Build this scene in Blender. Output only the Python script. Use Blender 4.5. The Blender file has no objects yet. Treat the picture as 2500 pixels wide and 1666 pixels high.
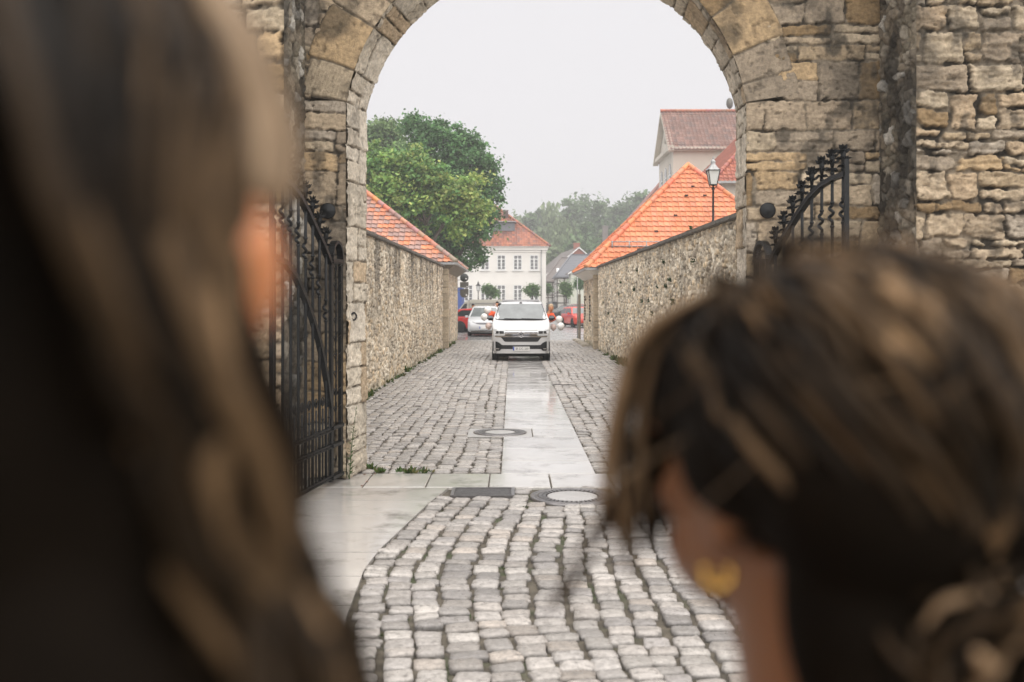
import bpy, bmesh, math, random
import numpy as np
from mathutils import Vector, Matrix, Euler

R = math.radians
SC = bpy.context.scene
COL = SC.collection

# ------------------------------------------------------------------ camera, sky, sun, exposure
F = 2430.0            # focal length in photo pixels (35 mm lens on a 36 mm sensor, 2500 px wide)
CZ = 1.98             # eye height above the lane
cam_d = bpy.data.cameras.new('camera')
cam = bpy.data.objects.new('camera', cam_d)
COL.objects.link(cam)
cam.location = (0, 0, CZ)
cam.rotation_euler = (R(90), 0, 0)
cam_d.sensor_width = 36.0
cam_d.lens = 35.0
cam_d.shift_y = -99.0 / 2500.0
cam_d.clip_start = 0.02
cam_d.clip_end = 5000
cam_d.dof.use_dof = True
cam_d.dof.focus_distance = 15.0
cam_d.dof.aperture_fstop = 2.3
SC.camera = cam

SUN_EL, SUN_AZ = 66.0, 150.0     # azimuth measured from +Y (view direction) towards +X
world = bpy.data.worlds.new('World')
SC.world = world
world.use_nodes = True
wn = world.node_tree
bg = wn.nodes['Background']
sky = wn.nodes.new('ShaderNodeTexSky')
sky.sky_type = 'NISHITA'
sky.sun_disc = False
sky.sun_elevation = R(SUN_EL)
sky.sun_rotation = R(SUN_AZ)
sky.air_density = 1.0
sky.dust_density = 3.0
hsv = wn.nodes.new('ShaderNodeHueSaturation')
hsv.inputs['Saturation'].default_value = 0.06
mixw = wn.nodes.new('ShaderNodeMix')
mixw.data_type = 'RGBA'
mixw.inputs[0].default_value = 0.88
mixw.inputs[7].default_value = (8.9, 8.72, 9.0, 1)      # flat cloud deck
wn.links.new(sky.outputs[0], hsv.inputs['Color'])
wn.links.new(hsv.outputs[0], mixw.inputs[6])
wn.links.new(mixw.outputs[2], bg.inputs['Color'])
bg.inputs['Strength'].default_value = 0.091

sun_d = bpy.data.lights.new('sun', 'SUN')
sun_d.energy = 4.4
sun_d.angle = R(120)
sun_d.color = (1.0, 0.96, 0.9)
sun = bpy.data.objects.new('sun', sun_d)
COL.objects.link(sun)
sd = Vector((math.sin(R(SUN_AZ)) * math.cos(R(SUN_EL)), math.cos(R(SUN_AZ)) * math.cos(R(SUN_EL)), math.sin(R(SUN_EL))))
sun.rotation_euler = (-sd).to_track_quat('-Z', 'Y').to_euler()
sun.location = (20, -10, 40)

SC.view_settings.view_transform = 'Standard'
SC.view_settings.look = 'None'
SC.view_settings.exposure = 0.22
SC.view_settings.gamma = 1.0
SC.view_settings.use_curve_mapping = False
try:
    SC.cycles.use_denoising = True
    SC.cycles.max_bounces = 6
    SC.cycles.transparent_max_bounces = 12
    SC.cycles.volume_bounces = 0
    SC.cycles.caustics_reflective = False
    SC.cycles.caustics_refractive = False
except Exception:
    pass

# ------------------------------------------------------------------ helpers
def PX(px, py, Y):
    """point at depth Y seen at photo pixel (px, py)"""
    return Vector(((px - 1250.0) * Y / F, Y, CZ - (py - 734.0) * Y / F))

def tag(o, label=None, cat=None, group=None, kind=None):
    if label: o['label'] = label
    if cat: o['category'] = cat
    if group: o['group'] = group
    if kind: o['kind'] = kind
    return o

def thing(name, label, cat, loc=(0, 0, 0), rz=0.0, group=None):
    o = bpy.data.objects.new(name, None)
    o.empty_display_size = 0.3
    COL.objects.link(o)
    o.location = loc
    o.rotation_euler = (0, 0, rz)
    return tag(o, label, cat, group)

def copy_tree(o, parent=None):
    c = o.copy()
    COL.objects.link(c)
    if parent: c.parent = parent
    for ch in list(o.children):
        copy_tree(ch, c)
    return c

def link(name, me, mat, parent=None, off=None):
    if off is not None:
        me.transform(Matrix.Translation(-Vector(off)))
    o = bpy.data.objects.new(name, me)
    COL.objects.link(o)
    for m in (mat if isinstance(mat, (list, tuple)) else [mat]):
        me.materials.append(m)
    if parent is not None:
        o.parent = parent
    return o

def np_mesh(name, V, Fq, col=None, smooth=True):
    """mesh from an (n,3) array and an (m,4) or (m,3) index array; col: (n,3) linear rgb point attribute"""
    V = np.asarray(V, dtype=np.float32)
    Fq = np.asarray(Fq, dtype=np.int32)
    k = Fq.shape[1]
    me = bpy.data.meshes.new(name)
    me.vertices.add(len(V))
    me.vertices.foreach_set('co', V.ravel())
    me.loops.add(Fq.size)
    me.loops.foreach_set('vertex_index', Fq.ravel())
    me.polygons.add(len(Fq))
    me.polygons.foreach_set('loop_start', np.arange(0, Fq.size, k, dtype=np.int32))
    me.polygons.foreach_set('loop_total', np.full(len(Fq), k, dtype=np.int32))
    me.polygons.foreach_set('use_smooth', np.full(len(Fq), smooth, dtype=bool))
    if col is not None:
        a = me.color_attributes.new('Col', 'FLOAT_COLOR', 'POINT')
        c4 = np.ones((len(V), 4), dtype=np.float32)
        c4[:, :3] = col
        a.data.foreach_set('color', c4.ravel())
    me.update(calc_edges=True)
    me.validate()
    return me

class MB:
    """collects simple shapes into one mesh"""
    def __init__(self):
        self.v, self.f, self.m, self.s, self.c = [], [], [], [], []
        self.col = (1, 1, 1)
    def add(self, vs, fs, mi=0, smooth=False):
        n = len(self.v)
        self.v += [tuple(p) for p in vs]
        self.c += [self.col] * len(vs)
        for f in fs:
            self.f.append(tuple(i + n for i in f)); self.m.append(mi); self.s.append(smooth)
        return self
    def box(self, c, s, mi=0, rot=None, bevel=0.0):
        hx, hy, hz = s[0] / 2, s[1] / 2, s[2] / 2
        if bevel > 0:
            b = min(bevel, hx * .9, hy * .9, hz * .9)
            bm = bmesh.new()
            bmesh.ops.create_cube(bm, size=1.0)
            for v in bm.verts: v.co = Vector((v.co.x * 2 * hx, v.co.y * 2 * hy, v.co.z * 2 * hz))
            bmesh.ops.bevel(bm, geom=bm.edges[:], offset=b, segments=2, affect='EDGES')
            bm.verts.ensure_lookup_table(); bm.verts.index_update()
            vs = [v.co.copy() for v in bm.verts]; fs = [[v.index for v in f.verts] for f in bm.faces]
            bm.free()
        else:
            vs = [Vector((x * hx, y * hy, z * hz)) for x in (-1, 1) for y in (-1, 1) for z in (-1, 1)]
            fs = [(0, 1, 3, 2), (4, 6, 7, 5), (0, 4, 5, 1), (2, 3, 7, 6), (0, 2, 6, 4), (1, 5, 7, 3)]
        M = Euler(rot).to_matrix() if rot is not None else Matrix.Identity(3)
        return self.add([M @ v + Vector(c) for v in vs], fs, mi, False)
    def bar(self, a, b, w, h, mi=0, up=(0, 0, 1)):
        a, b = Vector(a), Vector(b)
        d = (b - a).normalized(); up = Vector(up)
        s = d.cross(up)
        if s.length < 1e-4: s = d.cross(Vector((1, 0, 0)))
        s.normalize(); u = s.cross(d)
        vs = []
        for p in (a, b):
            for i, j in ((-1, -1), (1, -1), (1, 1), (-1, 1)):
                vs.append(p + s * (i * w / 2) + u * (j * h / 2))
        return self.add(vs, [(3, 2, 1, 0), (4, 5, 6, 7), (0, 1, 5, 4), (1, 2, 6, 5), (2, 3, 7, 6), (3, 0, 4, 7)], mi)
    def tube(self, pts, rad, n=8, mi=0, cap=True, flat=None):
        pts = [Vector(p) for p in pts]
        if not hasattr(rad, '__len__'): rad = [rad] * len(pts)
        vs, fs = [], []
        ref = None
        for i, p in enumerate(pts):
            d = (pts[min(i + 1, len(pts) - 1)] - pts[max(i - 1, 0)])
            if d.length < 1e-9: d = Vector((0, 0, 1))
            d.normalize()
            if ref is None:
                ref = d.orthogonal().normalized()
            else:
                ref = (ref - d * ref.dot(d))
                ref = ref.normalized() if ref.length > 1e-6 else d.orthogonal().normalized()
            b = d.cross(ref)
            for k in range(n):
                a = 2 * math.pi * k / n
                vs.append(p + ref * (math.cos(a) * rad[i]) + b * (math.sin(a) * rad[i] * (flat or 1)))
        for i in range(len(pts) - 1):
            for k in range(n):
                fs.append((i * n + k, i * n + (k + 1) % n, (i + 1) * n + (k + 1) % n, (i + 1) * n + k))
        if cap:
            fs.append(tuple(range(n - 1, -1, -1)))
            fs.append(tuple(range((len(pts) - 1) * n, len(pts) * n)))
        return self.add(vs, fs, mi, True)
    def ell(self, c, r, nu=16, nv=10, mi=0, rot=None):
        if not hasattr(r, '__len__'): r = (r, r, r)
        M = Euler(rot).to_matrix() if rot is not None else Matrix.Identity(3)
        vs = [M @ Vector((0, 0, r[2])) + Vector(c)]; fs = []
        for j in range(1, nv):
            t = math.pi * j / nv
            for i in range(nu):
                a = 2 * math.pi * i / nu
                vs.append(M @ Vector((r[0] * math.sin(t) * math.cos(a), r[1] * math.sin(t) * math.sin(a), r[2] * math.cos(t))) + Vector(c))
        vs.append(M @ Vector((0, 0, -r[2])) + Vector(c))
        for i in range(nu): fs.append((0, 1 + i, 1 + (i + 1) % nu))
        for j in range(nv - 2):
            for i in range(nu):
                a = 1 + j * nu + i; b = 1 + j * nu + (i + 1) % nu
                fs.append((a, a + nu, b + nu, b))
        l = len(vs) - 1
        for i in range(nu): fs.append((l, l - nu + (i + 1) % nu, l - nu + i))
        return self.add(vs, fs, mi, True)
    def lathe(self, prof, c=(0, 0, 0), n=20, mi=0, axis='z', smooth=True):
        vs, fs = [], []
        for r, z in prof:
            for k in range(n):
                a = 2 * math.pi * k / n
                x, y = r * math.cos(a), r * math.sin(a)
                p = {'z': (x, y, z), 'x': (z, x, y), 'y': (x, z, y)}[axis]
                vs.append(Vector(p) + Vector(c))
        m = len(prof)
        for i in range(m - 1):
            for k in range(n):
                q = (i * n + k, i * n + (k + 1) % n, (i + 1) * n + (k + 1) % n, (i + 1) * n + k)
                fs.append(q if axis != 'y' else q[::-1])
        fs.append(tuple(range(n))); fs.append(tuple(range((m - 1) * n, m * n)))
        return self.add(vs, fs, mi, smooth)
    def prism(self, poly, d, mi=0, smooth=False):
        """poly: list of 3-D points (planar), extruded by vector d"""
        n = len(poly); d = Vector(d)
        vs = [Vector(p) for p in poly] + [Vector(p) + d for p in poly]
        fs = [tuple(range(n)), tuple(range(2 * n - 1, n - 1, -1))]
        for i in range(n): fs.append((i, i + n, (i + 1) % n + n, (i + 1) % n))
        return self.add(vs, fs, mi, smooth)
    def poly(self, pts, mi=0):
        return self.add(pts, [tuple(range(len(pts)))], mi)
    def mesh(self, name, recalc=True, colors=False):
        me = bpy.data.meshes.new(name)
        me.from_pydata([tuple(p) for p in self.v], [], self.f)
        me.polygons.foreach_set('material_index', self.m)
        me.polygons.foreach_set('use_smooth', self.s)
        if colors:
            a = me.color_attributes.new('Col', 'FLOAT_COLOR', 'POINT')
            c4 = np.ones((len(self.v), 4), dtype=np.float32); c4[:, :3] = np.array(self.c)
            a.data.foreach_set('color', c4.ravel())
        if recalc:
            bm = bmesh.new(); bm.from_mesh(me)
            bmesh.ops.recalc_face_normals(bm, faces=bm.faces[:])
            bm.to_mesh(me); bm.free()
        me.update()
        return me
    def build(self, name, mat, parent=None, off=None, colors=False, recalc=True):
        return link(name, self.mesh(name, recalc, colors), mat, parent, off)

# ---- numpy noise
def _h(ix, iy, seed):
    n = (ix.astype(np.int64) * 374761393 + iy.astype(np.int64) * 668265263 + seed * 974634777) & 0xFFFFFFFF
    n = ((n ^ (n >> 13)) * 1274126177) & 0xFFFFFFFF
    n = ((n ^ (n >> 16)) * 2246822519) & 0xFFFFFFFF
    n = n ^ (n >> 15)
    return (n & 0xFFFFFF).astype(np.float64) / float(0xFFFFFF)

def vnoise(x, y, seed=0):
    ix, iy = np.floor(x), np.floor(y)
    fx, fy = x - ix, y - iy
    fx = fx * fx * (3 - 2 * fx); fy = fy * fy * (3 - 2 * fy)
    a = _h(ix, iy, seed); b = _h(ix + 1, iy, seed); c = _h(ix, iy + 1, seed); d = _h(ix + 1, iy + 1, seed)
    return (a * (1 - fx) + b * fx) * (1 - fy) + (c * (1 - fx) + d * fx) * fy

def fbm(x, y, octv=4, seed=0):
    s = np.zeros_like(x); a = 0.5; t = 0
    for o in range(octv):
        s += a * vnoise(x * 2 ** o, y * 2 ** o, seed + o * 17); t += a; a *= 0.5
    return s / t

def worley(x, y, seed=0, jit=0.9):
    """returns F1, F2, hash of nearest cell"""
    ix, iy = np.floor(x), np.floor(y)
    f1 = np.full(x.shape, 9.0); f2 = np.full(x.shape, 9.0); idn = np.zeros(x.shape)
    for dx in (-1, 0, 1):
        for dy in (-1, 0, 1):
            cx, cy = ix + dx, iy + dy
            px = cx + 0.5 + jit * (_h(cx, cy, seed) - 0.5)
            py = cy + 0.5 + jit * (_h(cx, cy, seed + 91) - 0.5)
            d = np.hypot(x - px, y - py)
            hid = _h(cx, cy, seed + 47)
            closer = d < f1
            f2 = np.where(closer, f1, np.minimum(f2, d))
            idn = np.where(closer, hid, idn)
            f1 = np.where(closer, d, f1)
    return f1, f2, idn

def sstep(a, b, x):
    t = np.clip((x - a) / (b - a), 0, 1)
    return t * t * (3 - 2 * t)

def pick(idn, pal):
    pal = np.array(pal)
    return pal[np.clip((idn * len(pal)).astype(int), 0, len(pal) - 1)]

def srgb(r, g, b):
    f = lambda c: (c / 255 / 12.92) if c / 255 <= 0.04045 else ((c / 255 + 0.055) / 1.055) ** 2.4
    return (f(r), f(g), f(b))

# ---- materials
def mat(name, base=(0.5, 0.5, 0.5), rough=0.6, metal=0.0, var=0.0, scale=6.0, bump=0.0, bscale=60.0, attr=False,
        rvar=0.0, coat=0.0, spec=0.5, emit=None, alpha=1.0, trans=0.0, ior=1.45, dark=None, dscale=2.0, sub=0.0):
    m = bpy.data.materials.new(name)
    m.use_nodes = True
    nt = m.node_tree; N, L = nt.nodes, nt.links
    b = N['Principled BSDF']
    b.inputs['Base Color'].default_value = (*base, 1)
    b.inputs['Roughness'].default_value = rough
    b.inputs['Metallic'].default_value = metal
    b.inputs['Specular IOR Level'].default_value = spec
    b.inputs['IOR'].default_value = ior
    if coat: b.inputs['Coat Weight'].default_value = coat; b.inputs['Coat Roughness'].default_value = 0.05
    if trans: b.inputs['Transmission Weight'].default_value = trans
    if sub:
        b.inputs['Subsurface Weight'].default_value = sub
        b.inputs['Subsurface Radius'].default_value = (0.012, 0.004, 0.002)
    tc = N.new('ShaderNodeTexCoord')
    def noise(s, det=5.0, ro=0.6):
        n = N.new('ShaderNodeTexNoise'); n.inputs['Scale'].default_value = s
        n.inputs['Detail'].default_value = det; n.inputs['Roughness'].default_value = ro
        L.new(tc.outputs['Object'], n.inputs['Vector']); return n
    src = None
    if attr:
        at = N.new('ShaderNodeAttribute'); at.attribute_name = 'Col'
        src = at.outputs['Color']
    if var > 0:
        n = noise(scale)
        rmp = N.new('ShaderNodeMapRange')
        rmp.inputs['From Min'].default_value = 0.3; rmp.inputs['From Max'].default_value = 0.7
        rmp.inputs['To Min'].default_value = 1 - var; rmp.inputs['To Max'].default_value = 1 + var
        L.new(n.outputs['Fac'], rmp.inputs['Value'])
        mx = N.new('ShaderNodeMix'); mx.data_type = 'RGBA'; mx.blend_type = 'MULTIPLY'
        mx.inputs[0].default_value = 1.0
        if src: L.new(src, mx.inputs[6])
        else: mx.inputs[6].default_value = (*base, 1)
        cmb = N.new('ShaderNodeCombineColor')
        for k in range(3): L.new(rmp.outputs['Result'], cmb.inputs[k])
        L.new(cmb.outputs[0], mx.inputs[7])
        src = mx.outputs[2]
    if dark is not None:
        n = noise(dscale, 6.0, 0.65)
        cr = N.new('ShaderNodeMapRange'); cr.inputs['From Min'].default_value = 0.52; cr.inputs['From Max'].default_value = 0.68
        L.new(n.outputs['Fac'], cr.inputs['Value'])
        mx = N.new('ShaderNodeMix'); mx.data_type = 'RGBA'
        L.new(cr.outputs['Result'], mx.inputs[0])
        if src: L.new(src, mx.inputs[6])
        else: mx.inputs[6].default_value = (*base, 1)
        mx.inputs[7].default_value = (*dark, 1)
        src = mx.outputs[2]
    if src: L.new(src, b.inputs['Base Color'])
    if rvar > 0:
        n = noise(scale * 0.7 + 0.5)
        rr = N.new('ShaderNodeMapRange')
        rr.inputs['From Min'].default_value = 0.3; rr.inputs['From Max'].default_value = 0.7
        rr.inputs['To Min'].default_value = max(0.02, rough - rvar); rr.inputs['To Max'].default_value = min(1, rough + rvar)
        L.new(n.outputs['Fac'], rr.inputs['Value']); L.new(rr.outputs['Result'], b.inputs['Roughness'])
    if bump > 0:
        n = noise(bscale, 6.0, 0.65)
        bp = N.new('ShaderNodeBump'); bp.inputs['Strength'].default_value = 1.0; bp.inputs['Distance'].default_value = bump
        L.new(n.outputs['Fac'], bp.inputs['Height']); L.new(bp.outputs['Normal'], b.inputs['Normal'])
    if emit: b.inputs['Emission Color'].default_value = (*emit[:3], 1); b.inputs['Emission Strength'].default_value = emit[3]
    return m

def stone_face(name, O, U, Vv, W, H, du, dv, fn, material, parent=None, off=None, mask=None, nrm=None):
    """height-field stone face: O corner, U/Vv unit directions, fn(u,v)->(height, rgb)"""
    nu, nv = max(2, int(round(W / du)) + 1), max(2, int(round(H / dv)) + 1)
    u = np.linspace(0, W, nu); v = np.linspace(0, H, nv)
    UU, VV = np.meshgrid(u, v, indexing='ij')
    h, c = fn(UU, VV)
    O, U, Vv = np.array(O, float), np.array(U, float), np.array(Vv, float)
    n = np.cross(U, Vv) if nrm is None else np.array(nrm, float)
    n = n / np.linalg.norm(n)
    P = O + UU[..., None] * U + VV[..., None] * Vv + h[..., None] * n
    idx = np.arange(nu * nv).reshape(nu, nv)
    q = np.stack([idx[:-1, :-1], idx[1:, :-1], idx[1:, 1:], idx[:-1, 1:]], -1)
    if mask is not None:
        k = mask(UU, VV)
        keep = k[:-1, :-1] & k[1:, :-1] & k[1:, 1:] & k[:-1, 1:]
        q = q[keep]
    else:
        q = q.reshape(-1, 4)
    me = np_mesh(name, P.reshape(-1, 3), q, c.reshape(-1, 3))
    return link(name, me, material, parent, off)

def layout(U, V, rows, seed, wmin, wmax):
    """coursed stones: returns left,right,bottom,top and an id per point"""
    rng = random.Random(seed)
    l = np.zeros_like(U); r = np.zeros_like(U); b = np.zeros_like(U); t = np.zeros_like(U); idn = np.zeros_like(U)
    lo, hi = float(U.min()) - 1, float(U.max()) + 1
    ri = np.clip(np.searchsorted(rows, V.ravel()) - 1, 0, len(rows) - 2).reshape(V.shape)
    for k in range(len(rows) - 1):
        ed = [lo - rng.random() * wmax]
        while ed[-1] < hi: ed.append(ed[-1] + rng.uniform(wmin, wmax))
        ed = np.array(ed); ids = np.array([rng.random() for _ in ed])
        split = np.array([rng.random() for _ in ed]); sh = np.array([rng.uniform(.35, .65) for _ in ed])
        mk = ri == k
        if not mk.any(): continue
        ci = np.clip(np.searchsorted(ed, U[mk]) - 1, 0, len(ed) - 2)
        l[mk] = ed[ci]; r[mk] = ed[ci + 1]; idv = ids[ci].copy()
        bb = np.full(ci.shape, rows[k]); tt = np.full(ci.shape, rows[k + 1])
        big = (rows[k + 1] - rows[k]) > 0.14
        if big:
            mid = bb + (tt - bb) * sh[ci]
            sp = split[ci] < 0.33
            up = sp & (V[mk] > mid); dn = sp & ~(V[mk] > mid)
            bb = np.where(up, mid, bb); tt = np.where(dn, mid, tt)
            idv = np.where(up, (idv * 7.31 + .37) % 1.0, idv)
        b[mk] = bb; t[mk] = tt; idn[mk] = idv
    return l, r, b, t, idn

def mkrows(H, seed, hmin, hmax, base=0.0):
    rng = random.Random(seed); rows = [base]
    while rows[-1] < base + H + .2: rows.append(rows[-1] + rng.uniform(hmin, hmax))
    return np.array(rows)

def rdist(u, v, l, r, b, t, rho):
    dx = np.minimum(u - l, r - u); dy = np.minimum(v - b, t - v)
    d = np.minimum(dx, dy)
    cor = (dx < rho) & (dy < rho)
    return np.where(cor, rho - np.hypot(rho - dx, rho - dy), d)

PAL_GATE = [(.40, .31, .21), (.33, .27, .20), (.44, .36, .26), (.29, .245, .19), (.37, .30, .215), (.42, .31, .18), (.31, .26, .20),
            (.46, .39, .29), (.36, .285, .19), (.34, .30, .25), (.25, .175, .09), (.38, .32, .235)]
PAL_GATE = [tuple(w * (x * .90 + .10 * (c[0] * .3 + c[1] * .59 + c[2] * .11)) for x, w in zip(c, (1.15, 1.09, 1.01))) for c in PAL_GATE]
MORTAR = np.array((.25, .205, .15))

def gate_fn(seed, rows, wmin, wmax, depth=.022, rho=.03, rough=.010, dirty=.45, pal=PAL_GATE, warp=.025, erode=.018, layer=.0, dk=.6):
    def fn(U, V):
        wu = U + warp * (fbm(U * 3.1, V * 3.1, 3, seed + 5) - .5) * 2
        wv = V + warp * .8 * (fbm(U * 2.7 + 9, V * 2.7, 3, seed + 6) - .5) * 2 + .008 * (fbm(U * 14, V * 9, 3, seed + 16) - .5) * 2
        l, r, b, t, idn = layout(wu, wv, rows, seed, wmin, wmax)
        edge = rdist(wu, wv, l, r, b, t, rho)
        edge = edge - erode * np.clip(fbm(U * 13, V * 17, 4, seed + 7) - .32, 0, 1) * 2 + .002
        m = sstep(-.001, .010, edge)
        n1 = fbm(U * 9, V * 14, 4, seed + 8); n2 = fbm(U * 40, V * 55, 3, seed + 9)
        off = ((idn * 13.7) % 1 - .5) * .018
        tilt = ((idn * 29.3) % 1 - .5) * .06 * (wv - (b + t) / 2) + ((idn * 53.1) % 1 - .5) * .05 * (wu - (l + r) / 2)
        pits = sstep(.66, .78, fbm(U * 15, V * 22, 4, seed + 21)) * (((idn * 17.7) % 1) > .35)
        h = m * (depth + off + tilt + rough * (n1 - .5) * 3 + rough * .9 * (n2 - .5) + layer * (fbm(U * 3.5, V * 34, 4, seed + 33) - .5)) - pits * .014 * m + (1 - m) * .008 * (n2 - .5)
        c = pick(idn, pal)
        lum = .80 + .42 * fbm(U * 7 + 3, V * 9, 4, seed + 10)
        lum = lum * (.93 + .14 * ((idn * 41.9) % 1))
        band = .92 + .16 * fbm(U * 2.5, V * 38, 3, seed + 30)
        c = c * (lum * band)[..., None]
        mort = MORTAR * (.68 + .6 * fbm(U * 25, V * 25, 3, seed + 11))[..., None]
        gap = sstep(.42, .60, fbm(U * 5, V * 5, 3, seed + 31))
        mort = mort * (1 - dk * gap)[..., None]
        h = h - (1 - m) * gap * .02
        c = c * m[..., None] + mort * (1 - m)[..., None]
        c = c * (1 - .5 * pits)[..., None]
        st = sstep(.54, .74, fbm(U * 1.3 + 7, V * .9, 5, seed + 12)) * dirty
        soot = sstep(.56, .76, fbm(U * 6, V * 4.2, 5, seed + 13)) * dirty * 1.25
        k = np.clip(st + soot, 0, .85)
        c = c * (1 - k)[..., None] + np.array((.055, .047, .036)) * k[..., None]
        return h, c
    return fn

# ================================================================== MATERIALS
M_stone = mat('gate stone', attr=True, var=.30, scale=24, rough=.78, bump=.016, bscale=70, rvar=.12)
M_rubble = mat('rubble stone', attr=True, var=.22, scale=16, rough=.82, bump=.012, bscale=35)
M_cobble = mat('wet cobble', attr=True, var=.22, scale=26, rough=.33, bump=.010, bscale=55, rvar=.12, spec=.75, dark=(.20, .185, .17), dscale=19)
M_bed = mat('cobble bed sand', (.105, .09, .068), .75, var=.4, scale=9, bump=.01, bscale=80, dark=(.05, .07, .025), dscale=1.7)
M_slab = mat('wet paving slab', attr=True, var=.10, scale=1.4, rough=.15, rvar=.13, bump=.0003, bscale=160, spec=1.0, coat=.35, dark=(.21, .195, .175), dscale=1.5)
M_coping = mat('dark coping', (.11, .10, .085), .7, var=.3, scale=4, bump=.01, bscale=30)
M_iron = mat('wrought iron', (.011, .012, .013), .42, .55, var=.3, scale=30, bump=.002, bscale=90, spec=.6)
M_irong = mat('cast iron cover', (.22, .21, .21), .28, .75, var=.25, scale=14, bump=.002, bscale=120)
M_ironwell = mat('dark iron recess', (.03, .028, .028), .6, .3)
M_conc = mat('cover infill', (.42, .41, .40), .3, var=.1, scale=6, bump=.002, bscale=150, spec=.8)
M_tile = mat('clay pantile', attr=True, var=.10, scale=5, rough=.5, bump=.002, bscale=60, rvar=.12, spec=.4)
M_wood = mat('grey weathered timber', (.22, .19, .15), .75, var=.25, scale=12, bump=.006, bscale=60)
M_zinc = mat('zinc gutter', (.34, .34, .34), .4, .7, var=.15, scale=8)
M_white = mat('white board', (.72, .70, .66), .6, var=.06, scale=5)
M_soil = mat('earth', (.10, .085, .05), .9, var=.35, scale=6, dark=(.05, .07, .02), dscale=.8)

# ================================================================== GROUND
g = MB()
g.poly([(-300, -40, -.075), (300, -40, -.075), (300, 500, -.075), (-300, 500, -.075)])
tag(g.build('ground', M_soil), kind='structure')
g = MB(); g.poly([(-4.2, 1.5, -.030), (4.6, 1.5, -.030), (4.6, 50, -.030), (-4.2, 50, -.030)])
tag(g.build('lane_bed', M_bed), kind='structure')

def xb(Y):                       # curved edge between the smooth slabs and the cobbles in front of the gate
    return np.interp(Y, [3.0, 4.4, 5.16, 6.2, 7.33, 7.93, 8.62, 9.66, 10.62, 11.5], [-.35, -.72, -.87, -1.02, -1.075, -1.04, -.947, -.81, -.645, -.50])

rs = np.random.RandomState(5)
holes_c = [(.612, 10.12, .44), ]
holes_r = [(-.62, .02, 10.09, 10.6), (-.66, .30, 14.46, 15.44)]
def blocked(x, y, r=.065):
    for hx, hy, hr in holes_c:
        if (x - hx) ** 2 + (y - hy) ** 2 < (hr + r * .6) ** 2: return True
    for x0, x1, y0, y1 in holes_r:
        if x0 - r < x < x1 + r and y0 - r < y < y1 + r: return True
    return False

stones = []      # cx, cy, half width, half depth, angle, tone
def column(u0, w, y0, y1, fx, dmin, dmax):
    y = y0 + rs.rand() * .1
    while y < y1:
        d = rs.uniform(dmin, dmax)
        if rs.rand() < .06: d *= 1.25
        yc = y + d / 2
        x = fx(u0 + w / 2, yc) + rs.uniform(-.019, .019)
        if not blocked(x, yc):
            ang = math.atan2(fx(u0 + w / 2, yc + .1) - fx(u0 + w / 2, yc - .1), .2)
            stones.append((x, yc, (w - rs.uniform(-.012, .012)) / 2, (d - rs.uniform(.018, .036)) / 2, -ang + rs.uniform(-.09, .09), rs.rand()))
        y += d
# in front of the gate
def fx_near(u, Y):
    k = max(0.0, 1 - u / 2.6)
    return u + float(xb(Y)) * k + (-.72) * (1 - k) + .020 * math.sin(u * 2.3 + Y * 1.3) + .010 * math.sin(u * 4 + Y * 3.1)
u = 0.0
while u < 4.6:
    w = rs.uniform(.155, .205)
    column(u, w, 3.2, 10.53, fx_near, .135, .190); u += w
# lane beyond the gate, left and right of the flagstone path
def fx_lane(u, Y): return u + .03 * math.sin(u * 2 + Y * .6) + .015 * math.sin(Y * 1.7 + u * 3)
PATH_L, PATH_R = -.13, .965
u = PATH_L
while u > -3.1:
    w = rs.uniform(.15, .20); column(u - w, w, 11.42, 49.5, fx_lane if u < PATH_L - .2 else (lambda a, b: a), .115, .175); u -= w
u = PATH_R
while u < 3.7:
    w = rs.uniform(.15, .20); column(u, w, 11.42, 49.5, fx_lane if u > PATH_R + .2 else (lambda a, b: a), .115, .175); u += w

NS = 14
th = np.linspace(0, 2 * np.pi, NS, endpoint=False) + .11
se = lambda e: np.stack([np.sign(np.cos(th)) * np.abs(np.cos(th)) ** (2 / e), np.sign(np.sin(th)) * np.abs(np.sin(th)) ** (2 / e)], 1)
ringshape = se(5.6)
S = np.array(stones); n = len(S)
V = np.zeros((n, NS * 4 + 1, 3))
wob = 1 + .10 * (rs.rand(n, NS) - .5) * 2
topn = rs.randn(n, 2) * .03
hh = rs.randn(n) * .005
for k, (sc_, z) in enumerate(((1.0, -.055), (.99, -.022), (.945, -.004), (.66, .002))):
    p = ringshape[None] * (wob[..., None] if k < 3 else 1 + (wob[..., None] - 1) * .6) * sc_
    lx, ly = p[..., 0] * S[:, 2:3], p[..., 1] * S[:, 3:4]
    ca, sa = np.cos(S[:, 4:5]), np.sin(S[:, 4:5])
    V[:, k * NS:(k + 1) * NS, 0] = S[:, 0:1] + lx * ca - ly * sa
    V[:, k * NS:(k + 1) * NS, 1] = S[:, 1:2] + lx * sa + ly * ca
    zz = z + hh[:, None] + lx * topn[:, 0:1] + ly * topn[:, 1:2] + (rs.randn(n, NS) * .0022 if k >= 1 else 0)
    V[:, k * NS:(k + 1) * NS, 2] = zz if k else -.05
V[:, -1, 0] = S[:, 0]; V[:, -1, 1] = S[:, 1]; V[:, -1, 2] = .003 + hh
Fq = []
for k in range(3):
    for i in range(NS):
        j = (i + 1) % NS; Fq.append((k * NS + i, k * NS + j, (k + 1) * NS + j, (k + 1) * NS + i))
for i in range(0, NS, 2):
    Fq.append((NS * 4, 3 * NS + i, 3 * NS + i + 1, 3 * NS + (i + 2) % NS))
Fq = np.array(Fq)
Fall = (Fq[None] + (np.arange(n) * (NS * 4 + 1))[:, None, None]).reshape(-1, 4)
pal = np.array([(.44, .42, .405), (.39, .375, .365), (.49, .47, .45), (.42, .395, .375), (.36, .345, .34), (.46, .435, .415), (.43, .41, .395), (.45, .41, .375)])
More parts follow.
